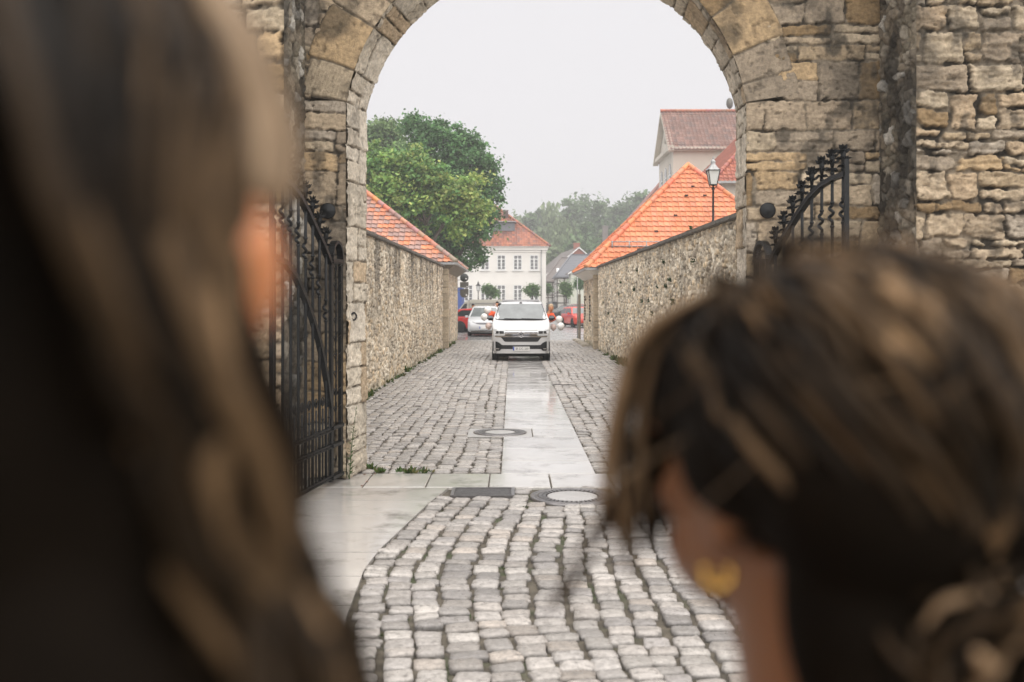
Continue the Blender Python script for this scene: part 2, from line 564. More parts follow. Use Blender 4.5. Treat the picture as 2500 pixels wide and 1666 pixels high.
cst = np.array((.95, .925, .895)) * pal[(S[:, 5] * 7.6).astype(int).clip(0, 7)] * (.62 + .50 * rs.rand(n, 1))
cvv = np.repeat(cst[:, None, :], NS * 4 + 1, 1)
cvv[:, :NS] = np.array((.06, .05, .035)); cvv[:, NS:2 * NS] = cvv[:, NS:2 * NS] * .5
me = np_mesh('cobbles', V.reshape(-1, 3), Fall, cvv.reshape(-1, 3))
tag(link('cobblestone_lane', me, M_cobble), kind='structure')

# flagstones --------------------------------------------------------
def slabs(name, rects, tone=(.50, .485, .465)):
    b = MB()
    for x0, x1, y0, y1 in rects:
        z = random.Random(hash((round(x0, 3), round(y0, 3)))).uniform(-.001, .0015)
        rr = random.Random(int(x0 * 991 + y0 * 773)); f = rr.uniform(.90, 1.06)
        b.col = tuple(c * f for c in tone)
        gp = .007; bv = .006
        A = [(x0 + gp, y0 + gp, -.06), (x1 - gp, y0 + gp, -.06), (x1 - gp, y1 - gp, -.06), (x0 + gp, y1 - gp, -.06)]
        B = [(p[0], p[1], z - bv) for p in A]
        C = [(x0 + gp + bv, y0 + gp + bv, z), (x1 - gp - bv, y0 + gp + bv, z), (x1 - gp - bv, y1 - gp - bv, z), (x0 + gp + bv, y1 - gp - bv, z)]
        vs = A + B + C
        fs = [(8, 9, 10, 11)]
        for k in (0, 4):
            for i in range(4): fs.append((k + i, k + (i + 1) % 4, k + 4 + (i + 1) % 4, k + 4 + i))
        b.add(vs, fs)
    return tag(b.build(name, M_slab, colors=True), kind='structure')

rects = []; y = 11.40
rr = random.Random(3)
while y < 47.5:
    d = rr.uniform(.85, 1.15)
    if 14.2 < y + d and y < 15.5:                       # the manhole frame bites into the path
        if y < 14.46: rects.append((PATH_L, PATH_R, y, 14.46)); rects.append((.30, PATH_R, 14.46, 15.44)); y = 15.44; continue
    rects.append((PATH_L, PATH_R, y, y + d)); y += d
slabs('flagstone_path', rects, (.54, .525, .51))
rects = []
x = -3.6
while x < 4.5:
    rects.append((x, x + .67, 10.56, 11.39)); x += .67
slabs('threshold_slabs', rects, (.52, .50, .475))
# smooth slabs left of the curve: built as strips clipped by the curve
b = MB(); yb = [10.55 - .68 * i for i in range(12)]
for i in range(len(yb) - 1):
    y1, y0 = yb[i] - .010, yb[i + 1] + .010
    rr = random.Random(i + 40); xs = [-6.5 + rr.uniform(0, .8)]
    while xs[-1] < -1.9: xs.append(xs[-1] + rr.uniform(1.2, 1.9))
    ends = [e for e in xs if e < -1.9] + [None]
    for a, c in zip(ends[:-1], ends[1:]):
        f = rr.uniform(.93, 1.05); b.col = (.50 * f, .475 * f, .45 * f)
        ys = np.linspace(y0, y1, 5)
        right = [(float(xb(yy)) - .015, yy) for yy in ys] if c is None else [(c - .004, y0), (c - .004, y1)]
        pl = [(a + .004, y1), (a + .004, y0)] + right
        b.prism([(px_, py_, 0.0) for px_, py_ in pl], (0, 0, -.06))
tag(b.build('paving_slabs', M_slab, colors=True), kind='structure')
# slabs on the far right, behind the second woman
b = MB()
for i in range(len(yb) - 1):
    rr = random.Random(i + 80); x = 3.75
    while x < 7:
        w = rr.uniform(1.1, 1.7); f = rr.uniform(.93, 1.05); b.col = (.50 * f, .475 * f, .45 * f)
        b.box((x + w / 2, (yb[i] + yb[i + 1]) / 2, -.03), (w - .01, .672, .06)); x += w
tag(b.build('paving_slabs', M_slab, colors=True), kind='structure')

# town square beyond the lane
M_sq = mat('wet asphalt square', (.30, .295, .29), .28, var=.12, scale=1.2, rvar=.12, bump=.004, bscale=60, spec=.8)
b = MB(); b.poly([(-70, 49.55, -.018), (90, 49.55, -.018), (90, 190, -.018), (-70, 190, -.018)])
tag(b.build('town_square', M_sq), kind='structure')
rects = []; rr = random.Random(9); x = -6.0
while x < -.3:
    w = .34
    for y in (49.56, 50.5, 51.4, 52.3, 53.2): rects.append((x, x + w, y, y + .88))
    x += w
slabs('square_kerb_paving', rects, (.36, .35, .34))

# iron covers ---------------------------------------------------------
def manhole(c, r, label, frame=False):
    t = thing('manhole_cover', label, 'manhole cover', (c[0], c[1], 0))
    b = MB()
    if frame:
        s = .475
        b.box((0, 0, -.03), (2 * s, 2 * s, .052))
        b.build('frame_slab', M_conc, t)
    z0 = .0 if frame else -.012
    o = MB(); o.lathe([(r, z0 - .04), (r, z0 + .008), (r - .025, z0 + .011), (r - .03, z0 + .003), (r - .05, z0 + .003), (r - .055, z0 + .01), (r - .075, z0 + .010), (r - .08, z0 - .010)], n=56)
    o.build('rim', M_irong, t)
    o = MB(); o.lathe([(r - .07, z0 - .03), (r - .07, z0 - .006), (.05, z0 - .006)], n=48); o.build('recess', M_ironwell, t)
    o = MB()
    for ring, (rad, nn) in enumerate(((r - .105, 44), (r - .145, 36))):
        for i in range(nn):
            a = 2 * math.pi * (i + .5 * ring) / nn
            o.box((rad * math.cos(a), rad * math.sin(a), z0 + .002), (.034, .030, .018), rot=(0, 0, a))
    o.build('studs', M_irong, t)
    o = MB(); o.lathe([(r - .175, z0 - .02), (r - .175, z0 + .006), (r - .19, z0 + .008), (0.01, z0 + .008)], n=40)
    o.build('infill', M_conc, t)
    return t
manhole((.612, 10.12), .43, 'large round manhole cover with pale infill in front of the gate threshold')
manhole((-.18, 14.95), .40, 'round manhole cover in a square slab beside the flagstone path beyond the gate', True)
t = thing('drain_grate', 'rectangular iron drain grate with parallel slots at the gate threshold', 'drain grate', (-.30, 10.31, 0))
o = MB(); W, D = .62, .44
for s in (-1, 1):
    o.box((s * (W / 2), 0, -.012), (.035, D, .035)); o.box((0, s * (D / 2 - .01), -.012), (W, .022, .034))
o.build('frame', M_irong, t)
o = MB()
for i in range(7): o.box((0, -D / 2 + .055 + i * .055, -.014), (W - .04, .024, .024))
o.build('bars', M_irong, t)
o = MB(); o.box((0, 0, -.058), (W + .02, D + .02, .02)); o.build('pit', mat('drain pit', (.004, .004, .004), .9), t)
t = thing('drain_channel', 'short dark drain slot set in the cobbles right of the flagstone path', 'drain', (1.19, 23.3, 0))
o = MB(); o.box((0, 0, .004), (.50, .10, .02), rot=(0, 0, .05)); o.box((0, .0, .0165), (.44, .03, .006), rot=(0, 0, .05))
o.build('channel_cover', M_irong, t)

# ================================================================== GATEWAY
YF, YB = 11.0, 11.62
CFX, CFZ, RF = .38, 3.83, 2.228
CBX, CBZ, RB = .459, 3.70, 2.211
JLF, JRF = -1.825, 2.585
JLB, JRB = -1.70, 2.616
gate = thing('stone_gateway', 'weathered stone gateway with a round arch spanning the cobbled lane', 'gateway', (.38, YF, 0))
GO = (.38, YF, 0)

def open_mask(x, z, grow=0.0):
    """True where the wall is solid"""
    inj = (x > JLF - grow) & (x < JRF + grow) & (z < 4.17)
    ina = (np.hypot(x - CFX, z - CFZ) < RF + grow) & (z >= 4.17)
    return ~(inj | ina)

rows_g = np.array([0, .34, .62, .97, 1.30, 1.62, 1.86, 2.22, 2.50, 2.86, 3.02, 3.40, 3.62, 3.86, 4.20, 4.62, 4.80, 5.02, 5.40, 5.62, 5.95, 6.4, 7.0, 7.6])
fn_front = gate_fn(11, rows_g, .34, .82, depth=.018, rough=.011, dirty=.55, warp=.035, erode=.026, layer=.008, dk=.7)
X0 = -2.31
def fr(U, V): return fn_front(U + X0, V)
stone_face('wall_face', (X0, YF + .01, 0), (1, 0, 0), (0, 0, 1), 4.075 - X0, 5.66, .0125, .0125, fr, M_stone, gate, GO,
           mask=lambda U, V: open_mask(U + X0, V, 0.0) & ~((np.hypot(U + X0 - CFX, V - CFZ) < RF + .40) & (V > 4.19)), nrm=(0, -1, 0))
def fr2(U, V): return fn_front(U + X0, V + 5.655)
stone_face('upper_wall', (X0, YF + .01, 5.655), (1, 0, 0), (0, 0, 1), 4.075 - X0, 1.6, .05, .05, fr2, M_stone, gate, GO,
           mask=lambda U, V: ~(np.hypot(U + X0 - CFX, V + 5.655 - CFZ) < RF + .30), nrm=(0, -1, 0))

# voussoirs on the front of the arch
A0 = math.asin((4.17 - CFZ) / RF)
ARCL = RF * (math.pi - 2 * A0)
vrng = random.Random(8)
ved = [0.0]
while ved[-1] < ARCL: ved.append(ved[-1] + vrng.uniform(.30, .54))
ved = np.array(ved); vw = np.array([vrng.uniform(.50, .68) for _ in ved]); vid = np.array([vrng.random() for _ in ved])
def fn_arch(U, V):
    wu = U + .02 * (fbm(U * 3, V * 3, 3, 71) - .5) * 2
    ci = np.clip(np.searchsorted(ved, wu) - 1, 0, len(ved) - 2)
    idn = vid[ci]
    edge = rdist(wu, V + .015 * (fbm(U * 4, V * 4, 3, 72) - .5), ved[ci], ved[ci + 1], 0 * U - .03, vw[ci], .04) - .006 * fbm(U * 25, V * 25, 3, 73)
    m = sstep(-.002, .016, edge)
    tool = np.sin((U * (idn - .5) * 2 + V) * 150) * (idn > .35)
    pt = sstep(.60, .72, fbm(U * 15, V * 15, 4, 78))
    h = m * (.020 + ((idn * 13.7) % 1 - .5) * .014 + .02 * (fbm(U * 8, V * 8, 4, 74) - .5) + .003 * tool) - .012 * pt * m
    c = pick((idn * 3.3) % 1, PAL_GATE) * (.8 + .4 * fbm(U * 7, V * 7, 4, 75))[..., None] * (.95 + .05 * tool)[..., None]
    c = c * m[..., None] + (MORTAR * .7) * (1 - m)[..., None]
    c = c * (1 - .4 * pt)[..., None]
    st = sstep(.50, .70, fbm(U * 2.7, V * 2.7, 5, 76)) * .65
    return h, c * (1 - st)[..., None] + np.array((.06, .05, .035)) * st[..., None]
nu, nv = int(ARCL / .0125), 56
uu = np.linspace(0, ARCL, nu); vv = np.linspace(0, .69, nv)
UU, VV = np.meshgrid(uu, vv, indexing='ij')
h, c = fn_arch(UU, VV)
ang = A0 + (ARCL - UU) / RF
P = np.stack([CFX + (RF + VV) * np.cos(ang), YF - h, CFZ + (RF + VV) * np.sin(ang)], -1)
ci = np.clip(np.searchsorted(ved, UU) - 1, 0, len(ved) - 2)
ok = VV < vw[ci] + .012
idx = np.arange(nu * nv).reshape(nu, nv)
q = np.stack([idx[:-1, :-1], idx[1:, :-1], idx[1:, 1:], idx[:-1, 1:]], -1)
keep = ok[:-1, :-1] & ok[1:, :-1] & ok[1:, 1:] & ok[:-1, 1:]
link('arch', np_mesh('arch', P.reshape(-1, 3), q[keep], c.reshape(-1, 3)), M_stone, gate, GO)

# reveal (jambs + soffit) swept from the front curve to the back curve
def curve(front):
    cx, cz, r, jl, jr = (CFX, CFZ, RF, JLF, JRF) if front else (CBX, CBZ, RB, JLB, JRB)
    zs = 4.17 if front else 4.185
    a0 = math.asin((zs - cz) / r)
    pts, s = [], []
    L1 = zs; L2 = r * (math.pi - 2 * a0)
    n1, n2 = 330, 480
    for i in range(n1): pts.append((jl, zs * i / n1)); s.append(4.17 * i / n1)
    for i in range(n2 + 1):
        a = math.pi - a0 - (math.pi - 2 * a0) * i / n2
        pts.append((cx + r * math.cos(a), cz + r * math.sin(a))); s.append(4.17 + ARCL * i / n2)
    for i in range(1, n1 + 1): pts.append((jr, zs * (1 - i / n1))); s.append(4.17 + ARCL + 4.17 * i / n1)
    return np.array(pts), np.array(s)
cf, sf = curve(True); cb, _ = curve(False)
tt = np.linspace(0, 1, 50)
rows_r = np.concatenate([[0, .42, .80, 1.22, 1.50, 1.95, 2.42, 2.80, 3.30, 3.70], 4.17 + ved[:-1], 4.17 + ARCL + np.array([0, .33, .8, 1.15, 1.6, 2.1, 2.5, 3.0, 3.45, 3.9, 4.3])])
rows_r = np.unique(rows_r); rows_r = rows_r[np.insert(np.diff(rows_r) > .12, 0, True)]
SS, TT = np.meshgrid(sf, tt * .66, indexing='ij')
fn_rev = gate_fn(33, rows_r, .34, .62, depth=.016, rough=.012, dirty=.26, warp=.02,
                 pal=[(.62, .55, .45), (.58, .51, .41), (.66, .59, .49), (.55, .48, .385), (.63, .555, .45), (.52, .40, .27)])
h, c = fn_rev(TT, SS)
cen = np.array((.40, 3.0))
Pf = cf[:, None, :] * (1 - tt[None, :, None]) + cb[:, None, :] * tt[None, :, None]
dirn = np.array([[CFX, min(max(p[1], 0), 3.8)] for p in cf]) - cf
dirn /= np.linalg.norm(dirn, axis=1)[:, None]
Pf = Pf + dirn[:, None, :] * (h - .012)[..., None]
Yg = YF - .012 + (YB - YF + .012) * tt[None, :] + 0 * SS
P = np.stack([Pf[..., 0], Yg, Pf[..., 1]], -1)
nu, nv = SS.shape
idx = np.arange(nu * nv).reshape(nu, nv)
q = np.stack([idx[:-1, :-1], idx[1:, :-1], idx[1:, 1:], idx[:-1, 1:]], -1).reshape(-1, 4)
link('reveal', np_mesh('reveal', P.reshape(-1, 3), q, c.reshape(-1, 3)), M_stone, gate, GO)
# back face and top
b = MB(); b.col = (.36, .30, .21)
zb = 7.25
for i in range(0, len(cb) - 1, 6):
    p, qn = cb[i], cb[min(i + 6, len(cb) - 1)]
    if i < 330: a, bb = (-7, p[1]), (-7, qn[1])
    elif i >= 330 + 480: a, bb = (8, p[1]), (8, qn[1])
    else:
        fa = lambda z: z
        a, bb = (p[0] * 1.0, zb), (qn[0], zb)
    b.poly([(p[0], YB, p[1]), (qn[0], YB, qn[1]), (bb[0], YB, bb[1]), (a[0], YB, a[1])])
b.poly([(-7, YB, 4.185), (JLB, YB, 4.185), (JLB, YB, zb), (-7, YB, zb)])
b.poly([(JRB, YB, 4.185), (8, YB, 4.185), (8, YB, zb), (JRB, YB, zb)])
b.poly([(-7, 10.0, zb), (8, 10.0, zb), (8, YB, zb), (-7, YB, zb)])
b.build('back_face', M_stone, gate, GO, colors=True)

# projecting piers left and right of the recess in which the leaves stand open
rows_p = mkrows(7.4, 21, .10, .36)
fn_p = gate_fn(55, rows_p, .14, .62, depth=.038, rho=.035, rough=.020, dirty=.6, warp=.06, erode=.04, layer=.026, dk=.85)
for sx, xe, seed in ((1, 4.062, 0), (-1, -2.29, 3)):
    fp = (lambda U, V, s=seed: fn_p(U + s * 3.1, V))
    if sx > 0:
        stone_face('pier_face', (xe, 10.05, 0), (1, 0, 0), (0, 0, 1), 1.75, 5.6, .0125, .0125, fp, M_stone, gate, GO, nrm=(0, -1, 0))
        stone_face('pier_face', (xe + 1.74, 10.05, 0), (1, 0, 0), (0, 0, 1), 2.2, 7.25, .05, .05, fp, M_stone, gate, GO, nrm=(0, -1, 0))
        stone_face('pier_face', (xe, 10.05, 5.59), (1, 0, 0), (0, 0, 1), 1.75, 1.66, .05, .05, fp, M_stone, gate, GO, nrm=(0, -1, 0))
    else:
        stone_face('pier_face', (xe - 4.2, 10.05, 0), (1, 0, 0), (0, 0, 1), 4.2, 7.25, .022, .022, fp, M_stone, gate, GO, nrm=(0, -1, 0))
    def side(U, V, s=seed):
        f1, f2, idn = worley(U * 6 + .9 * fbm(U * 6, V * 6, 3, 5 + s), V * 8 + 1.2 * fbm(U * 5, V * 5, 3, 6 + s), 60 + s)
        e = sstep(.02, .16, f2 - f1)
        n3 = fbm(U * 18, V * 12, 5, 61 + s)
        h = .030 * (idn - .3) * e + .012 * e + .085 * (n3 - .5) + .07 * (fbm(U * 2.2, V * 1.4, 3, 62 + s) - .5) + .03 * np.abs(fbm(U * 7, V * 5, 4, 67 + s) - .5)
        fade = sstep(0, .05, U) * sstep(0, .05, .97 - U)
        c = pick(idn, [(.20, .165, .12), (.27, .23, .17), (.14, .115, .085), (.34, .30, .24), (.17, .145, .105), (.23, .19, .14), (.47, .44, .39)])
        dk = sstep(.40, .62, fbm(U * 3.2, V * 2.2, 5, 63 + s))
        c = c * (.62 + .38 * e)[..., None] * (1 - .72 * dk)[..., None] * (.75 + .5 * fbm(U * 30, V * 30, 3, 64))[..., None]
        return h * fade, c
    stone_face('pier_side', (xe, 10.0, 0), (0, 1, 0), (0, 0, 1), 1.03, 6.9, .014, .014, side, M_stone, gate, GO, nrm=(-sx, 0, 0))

# iron fittings on the gateway
for x, z in ((2.815, 2.97), (-2.03, 2.965)):
    o = MB(); o.lathe([(.088, 0), (.088, .016), (.075, .022), (.04, .026), (.02, .032), (.005, .034)], n=28, axis='y')
    for i, vv_ in enumerate(o.v): o.v[i] = (vv_[0], -vv_[1], vv_[2])
    ob = o.build('anchor_plate', M_iron, gate)
    ob.location = Vector((x, YF - .03, z)) - Vector(GO)
o = MB()
pts = [(.0, .04 * math.cos(a), .04 * math.sin(a)) for a in np.linspace(0, 2 * math.pi, 19)]
o.tube(pts, .010, 8, cap=False); o.tube([(-.04, 0, .04), (.015, 0, .04)], .012, 8)
ob = o.build('iron_ring', M_iron, gate); ob.location = Vector((-1.775, 11.17, 1.80)) - Vector(GO); ob.rotation_euler = (0, 0, R(-35))

# ================================================================== WROUGHT IRON LEAVES
TOPC = [(.38, 2.38), (.58, 2.545), (.80, 2.695), (1.037, 2.854), (1.273, 2.99), (1.503, 3.075), (1.725, 3.115), (1.95, 3.125)]
BRC = [(.38, .86), (.48, 1.13), (.58, 1.33), (.72, 1.56), (.92, 1.80), (1.14, 2.02), (1.38, 2.21), (1.66, 2.34), (1.95, 2.38)]
def interp(c, s): return float(np.interp(s, [p[0] for p in c], [p[1] for p in c]))
def petal(o, c, d, l, w):
    c, d = Vector(c), Vector(d).normalized()
    s = d.orthogonal().normalized(); u = d.cross(s)
    o.add([c, c + d * l * .55 + s * w, c + d * l, c + d * l * .55 - s * w, c + d * l * .5 + u * w * .5], [(0, 1, 4), (1, 2, 4), (2, 3, 4), (3, 0, 4), (0, 3, 2, 1)], 0, False)
def leaf(hx, hy, dx, dy, label):
    t = thing('gate_leaf', label, 'gate', (hx, hy, 0), math.atan2(dy, dx), 'open iron gate leaves')
    # panel by the hinge with a round top
    o = MB(); w = .36; zt = 2.43; r = w / 2
    for x in (.022, w - .022): o.bar((x, 0, .05), (x, 0, zt), .034, .07)
    arc = [(r - (r - .02) * math.cos(a), 0, zt + (r - .0) * math.sin(a)) for a in np.linspace(0, math.pi, 17)]
    for a, b_ in zip(arc[:-1], arc[1:]): o.bar(a, b_, .07, .045, up=(0, 1, 0)) if False else o.bar(a, b_, .034, .07, up=(0, 1, 0))
    for z in (.09, .43, .62, zt - .02): o.box((r, 0, z), (w, .075, .035))
    o.box((r, 0, zt - .05), (w + .02, .08, .012))
    pn = o.build('hinge_panel', M_iron, t)
    o = MB(); o.tube([(r + .008 * math.sin(z * 9), 0, z) for z in np.linspace(.64, 2.40, 40)], .008, 6)
    for k in range(9):
        z = .75 + k * .19
        for s in (-1, 1):
            o.tube([(r, 0, z), (r + s * .03, -.004, z + .05), (r + s * .065, -.008, z + .085)], [.006, .006, .004], 5)
            petal(o, (r + s * .055, -.01, z + .075), (s * .5, -.25, .7), .085, .022)
            petal(o, (r + s * .055, .01, z + .075), (s * .8, .25, .35), .07, .02)
    for k in range(12):
        a = 2 * math.pi * k / 12
        petal(o, (r, -.02, zt + .05), (math.cos(a), -.35, math.sin(a)), .075, .02)
    o.ell((r, -.03, zt + .05), .024, 10, 8)
    for s in (-1, 1): petal(o, (r, 0, .22), (s * .6, -.2, .8), .12, .03)
    o.build('vine', M_iron, pn)
    # rails
    o = MB()
    for a, b_ in zip(TOPC[:-1], TOPC[1:]):
        o.bar((a[0], 0, a[1]), (b_[0], 0, b_[1]), .045, .060, up=(0, 1, 0))
        o.bar((a[0], -.028, a[1] + .012), (b_[0], -.028, b_[1] + .012), .012, .012, up=(0, 1, 0))
    o.build('top_rail', M_iron, t)
    o = MB()
    for a, b_ in zip(BRC[:-1], BRC[1:]): o.bar((a[0], 0, a[1]), (b_[0], 0, b_[1]), .05, .055, up=(0, 1, 0))
    o.build('curved_brace', M_iron, t)
    for z in (.105, .435, .61):
        o = MB(); o.box((1.15, 0, z + .012), (1.60, .045, .012)); o.box((1.15, 0, z - .018), (1.60, .045, .012)); o.box((1.15, 0, z), (1.60, .018, .03))
        o.build('rail', M_iron, t)
    o = MB(); o.box((1.96, 0, 1.68), (.028, .04, 3.16)); o.build('end_stile', M_iron, t)
    for k in range(8):
        s = .50 + k * .2
        zt_ = interp(TOPC, s); zb_ = interp(BRC, s); zm = .5 * (zt_ + zb_) + .05
        pts = [(s, 0, .12), (s, 0, .6), (s, 0, 1.0), (s, 0, zm - .12)]
        for q in np.linspace(0, 1, 26):
            ph = q * 4 * math.pi
            pts.append((s + .036 * math.sin(ph) * math.sin(math.pi * q) ** .5, .022 * (math.cos(ph) - 1) * .5, zm - .09 + .18 * q))
        pts += [(s, 0, zm + .12), (s, 0, zt_ + .10)]
        o = MB(); o.tube(pts, .0155, 8)
        for zz in (zm - .11, zm + .11, zt_ + .05): o.ell((s, 0, zz), (.023, .023, .018), 8, 6)
        b_ = o.build('bar', M_iron, t)
        o = MB(); zf = zt_ + .10
        rr_ = random.Random(k)
        o.tube([(s, 0, zf - .02), (s, 0, zf + .05), (s, 0, zf + .10), (s, 0, zf + .15)], [.012, .024, .027, .010], 8)
        for lv, (dz, nn, ln, up) in enumerate(((.0, 6, .07, -.5), (.045, 7, .085, .25), (.09, 7, .085, .7), (.12, 5, .075, 1.6))):
            for i in range(nn):
                a = 2 * math.pi * (i + .5 * lv) / nn + rr_.uniform(-.2, .2)
                petal(o, (s, 0, zf + dz), (math.cos(a), math.sin(a), up + rr_.uniform(-.2, .2)), ln * .95, .021)
        o.build('finial', M_iron, b_)
        if k < 8:
            o = MB(); sx = s - .1
            o.tube([(sx, 0, .12), (sx, 0, .86)], .009, 6)
            o.ell((sx, 0, .745), (.016, .016, .016), 8, 6)
            cl = [(sx + .035 * math.sin(a), 0, .93 + .045 * math.cos(a)) for a in np.linspace(-math.pi * .9, math.pi * .9, 14)]
            o.tube(cl, .007, 6)
            petal(o, (sx, 0, .86), (.4, -.2, 1), .12, .02); petal(o, (sx, 0, .86), (-.4, -.2, 1), .12, .02)
            o.build('dog_bar', M_iron, t)
    return t
leaf(-1.875, 10.93, -.15, -.989, 'black wrought iron gate leaf folded open against the left jamb behind the near woman')
leaf(2.672, 10.93, .18, -.984, 'black iron gate leaf with leafy finials standing open on the right above the dark hair')

# ================================================================== LANE WALLS
PAL_L = [(.650, .553, .421), (.594, .512, .394), (.705, .616, .484), (.553, .470, .360), (.691, .581, .443), (.498, .408, .297), (.622, .484, .325), (.746, .663, .539), (.401, .339, .262)]
PAL_R = [(.810, .708, .556), (.753, .651, .507), (.905, .800, .632), (.679, .584, .451), (.848, .725, .547), (.603, .507, .386), (.829, .660, .451), (.942, .848, .696), (.489, .426, .339)]
def lane_fn(seed, pal, sx=7.2, sy=8.6, dark=.6, holes=.25, streak=1.0):
    def fn(U, V):
        wx = U * sx * 1.0 + 2.6 * fbm(U * .8, V * .9, 3, seed) ; wy = V * sy * 1.15 + 1.8 * fbm(U * .9, V * .8, 3, seed + 1)
        f1, f2, idn = worley(wx, wy, seed + 2)
        e = sstep(.02, .20, f2 - f1)
        h = e * (.035 + .04 * (idn - .5)) + .022 * (fbm(U * 20, V * 20, 3, seed + 3) - .5)
        c = pick(idn, pal) * (.72 + .56 * fbm(U * 12, V * 12, 4, seed + 4))[..., None]
        mort = np.array((.50, .445, .355)) * (.55 + .8 * fbm(U * 8, V * 8, 3, seed + 5))[..., None]
        hole = (((idn * 37.7) % 1) < holes) * (1 - sstep(.10, .30, f1)) 
        gap = (1 - e) * sstep(.45, .6, fbm(U * 3, V * 4, 4, seed + 6))
        c = c * e[..., None] + mort * (1 - e)[..., None]
        k = np.clip(.8 * hole + .75 * gap, 0, .88)
        c = c * (1 - k)[..., None] + np.array((.05, .042, .032)) * k[..., None]
        h = h - .05 * hole - .02 * gap
        # rain streaks running down from the coping: real soiling
        stv = sstep(.50, .68, fbm(U * 2.6, V * .35, 4, seed + 7)) * sstep(.9, 3.2, V) * streak
        stv = np.maximum(stv * .75, sstep(.56, .7, fbm(U * 1.1, V * 1.2, 5, seed + 8)) * dark * .6)
        c = c * (1 - .72 * np.clip(stv, 0, 1))[..., None]
        patch = .80 + .40 * fbm(U * .45 + 3, V * .7, 3, seed + 12)
        c = c * patch[..., None]
        low = sstep(.30, .0, V)
        c = c * (1 - .35 * low)[..., None] + np.array((.02, .03, .008)) * low[..., None]
        return h, c
    return fn
def lane_wall(label, xa, ya, xe, ye, H, seed, pal, sgn, **kw):
    L = math.hypot(xe - xa, ye - ya); u = ((xe - xa) / L, (ye - ya) / L, 0)
    t = thing('lane_wall', label, 'wall', (xa, ya, 0))
    stone_face('stone_face', (xa, ya, -.05), u, (0, 0, 1), L, H + .05, .034, .024, lane_fn(seed, pal, **kw), M_rubble, t, (xa, ya, 0), nrm=(sgn * u[1], -sgn * u[0], 0))
    nx, ny = sgn * u[1], -sgn * u[0]
    o = MB(); o.col = (.3, .26, .2)
    b0 = [(xa - nx * .02, ya - ny * .02, -.05), (xe - nx * .02, ye - ny * .02, -.05), (xe - nx * .5, ye - ny * .5, -.05), (xa - nx * .5, ya - ny * .5, -.05)]
    o.prism(b0, (0, 0, H + .05)); o.build('core', M_rubble, t, (xa, ya, 0), colors=True)
    o = MB(); n = 26; rg = random.Random(seed)
    for i in range(n):
        p = Vector((xa + (xe - xa) * (i + .5) / n, ya + (ye - ya) * (i + .5) / n, H + .035 + rg.uniform(-.008, .008)))
        c = p - Vector((nx, ny, 0)) * .19
        o.box(c, (L / n - .012, .62, .085), rot=(0, rg.uniform(-.006, .006), math.atan2(u[1], u[0])), bevel=.015)
    o.build('coping', M_coping, t, (xa, ya, 0))
    return t
lane_wall('rain streaked rubble stone wall along the left side of the lane', -3.15, 11.7, -2.87, 40.7, 3.36, 100, PAL_L, 1, streak=1.15)
lane_wall('rubble stone wall with small weeds in its joints along the right side of the lane', 3.66, 11.7, 3.52, 40.2, 3.30, 200, PAL_R, -1, holes=.30, streak=.35, dark=.7)

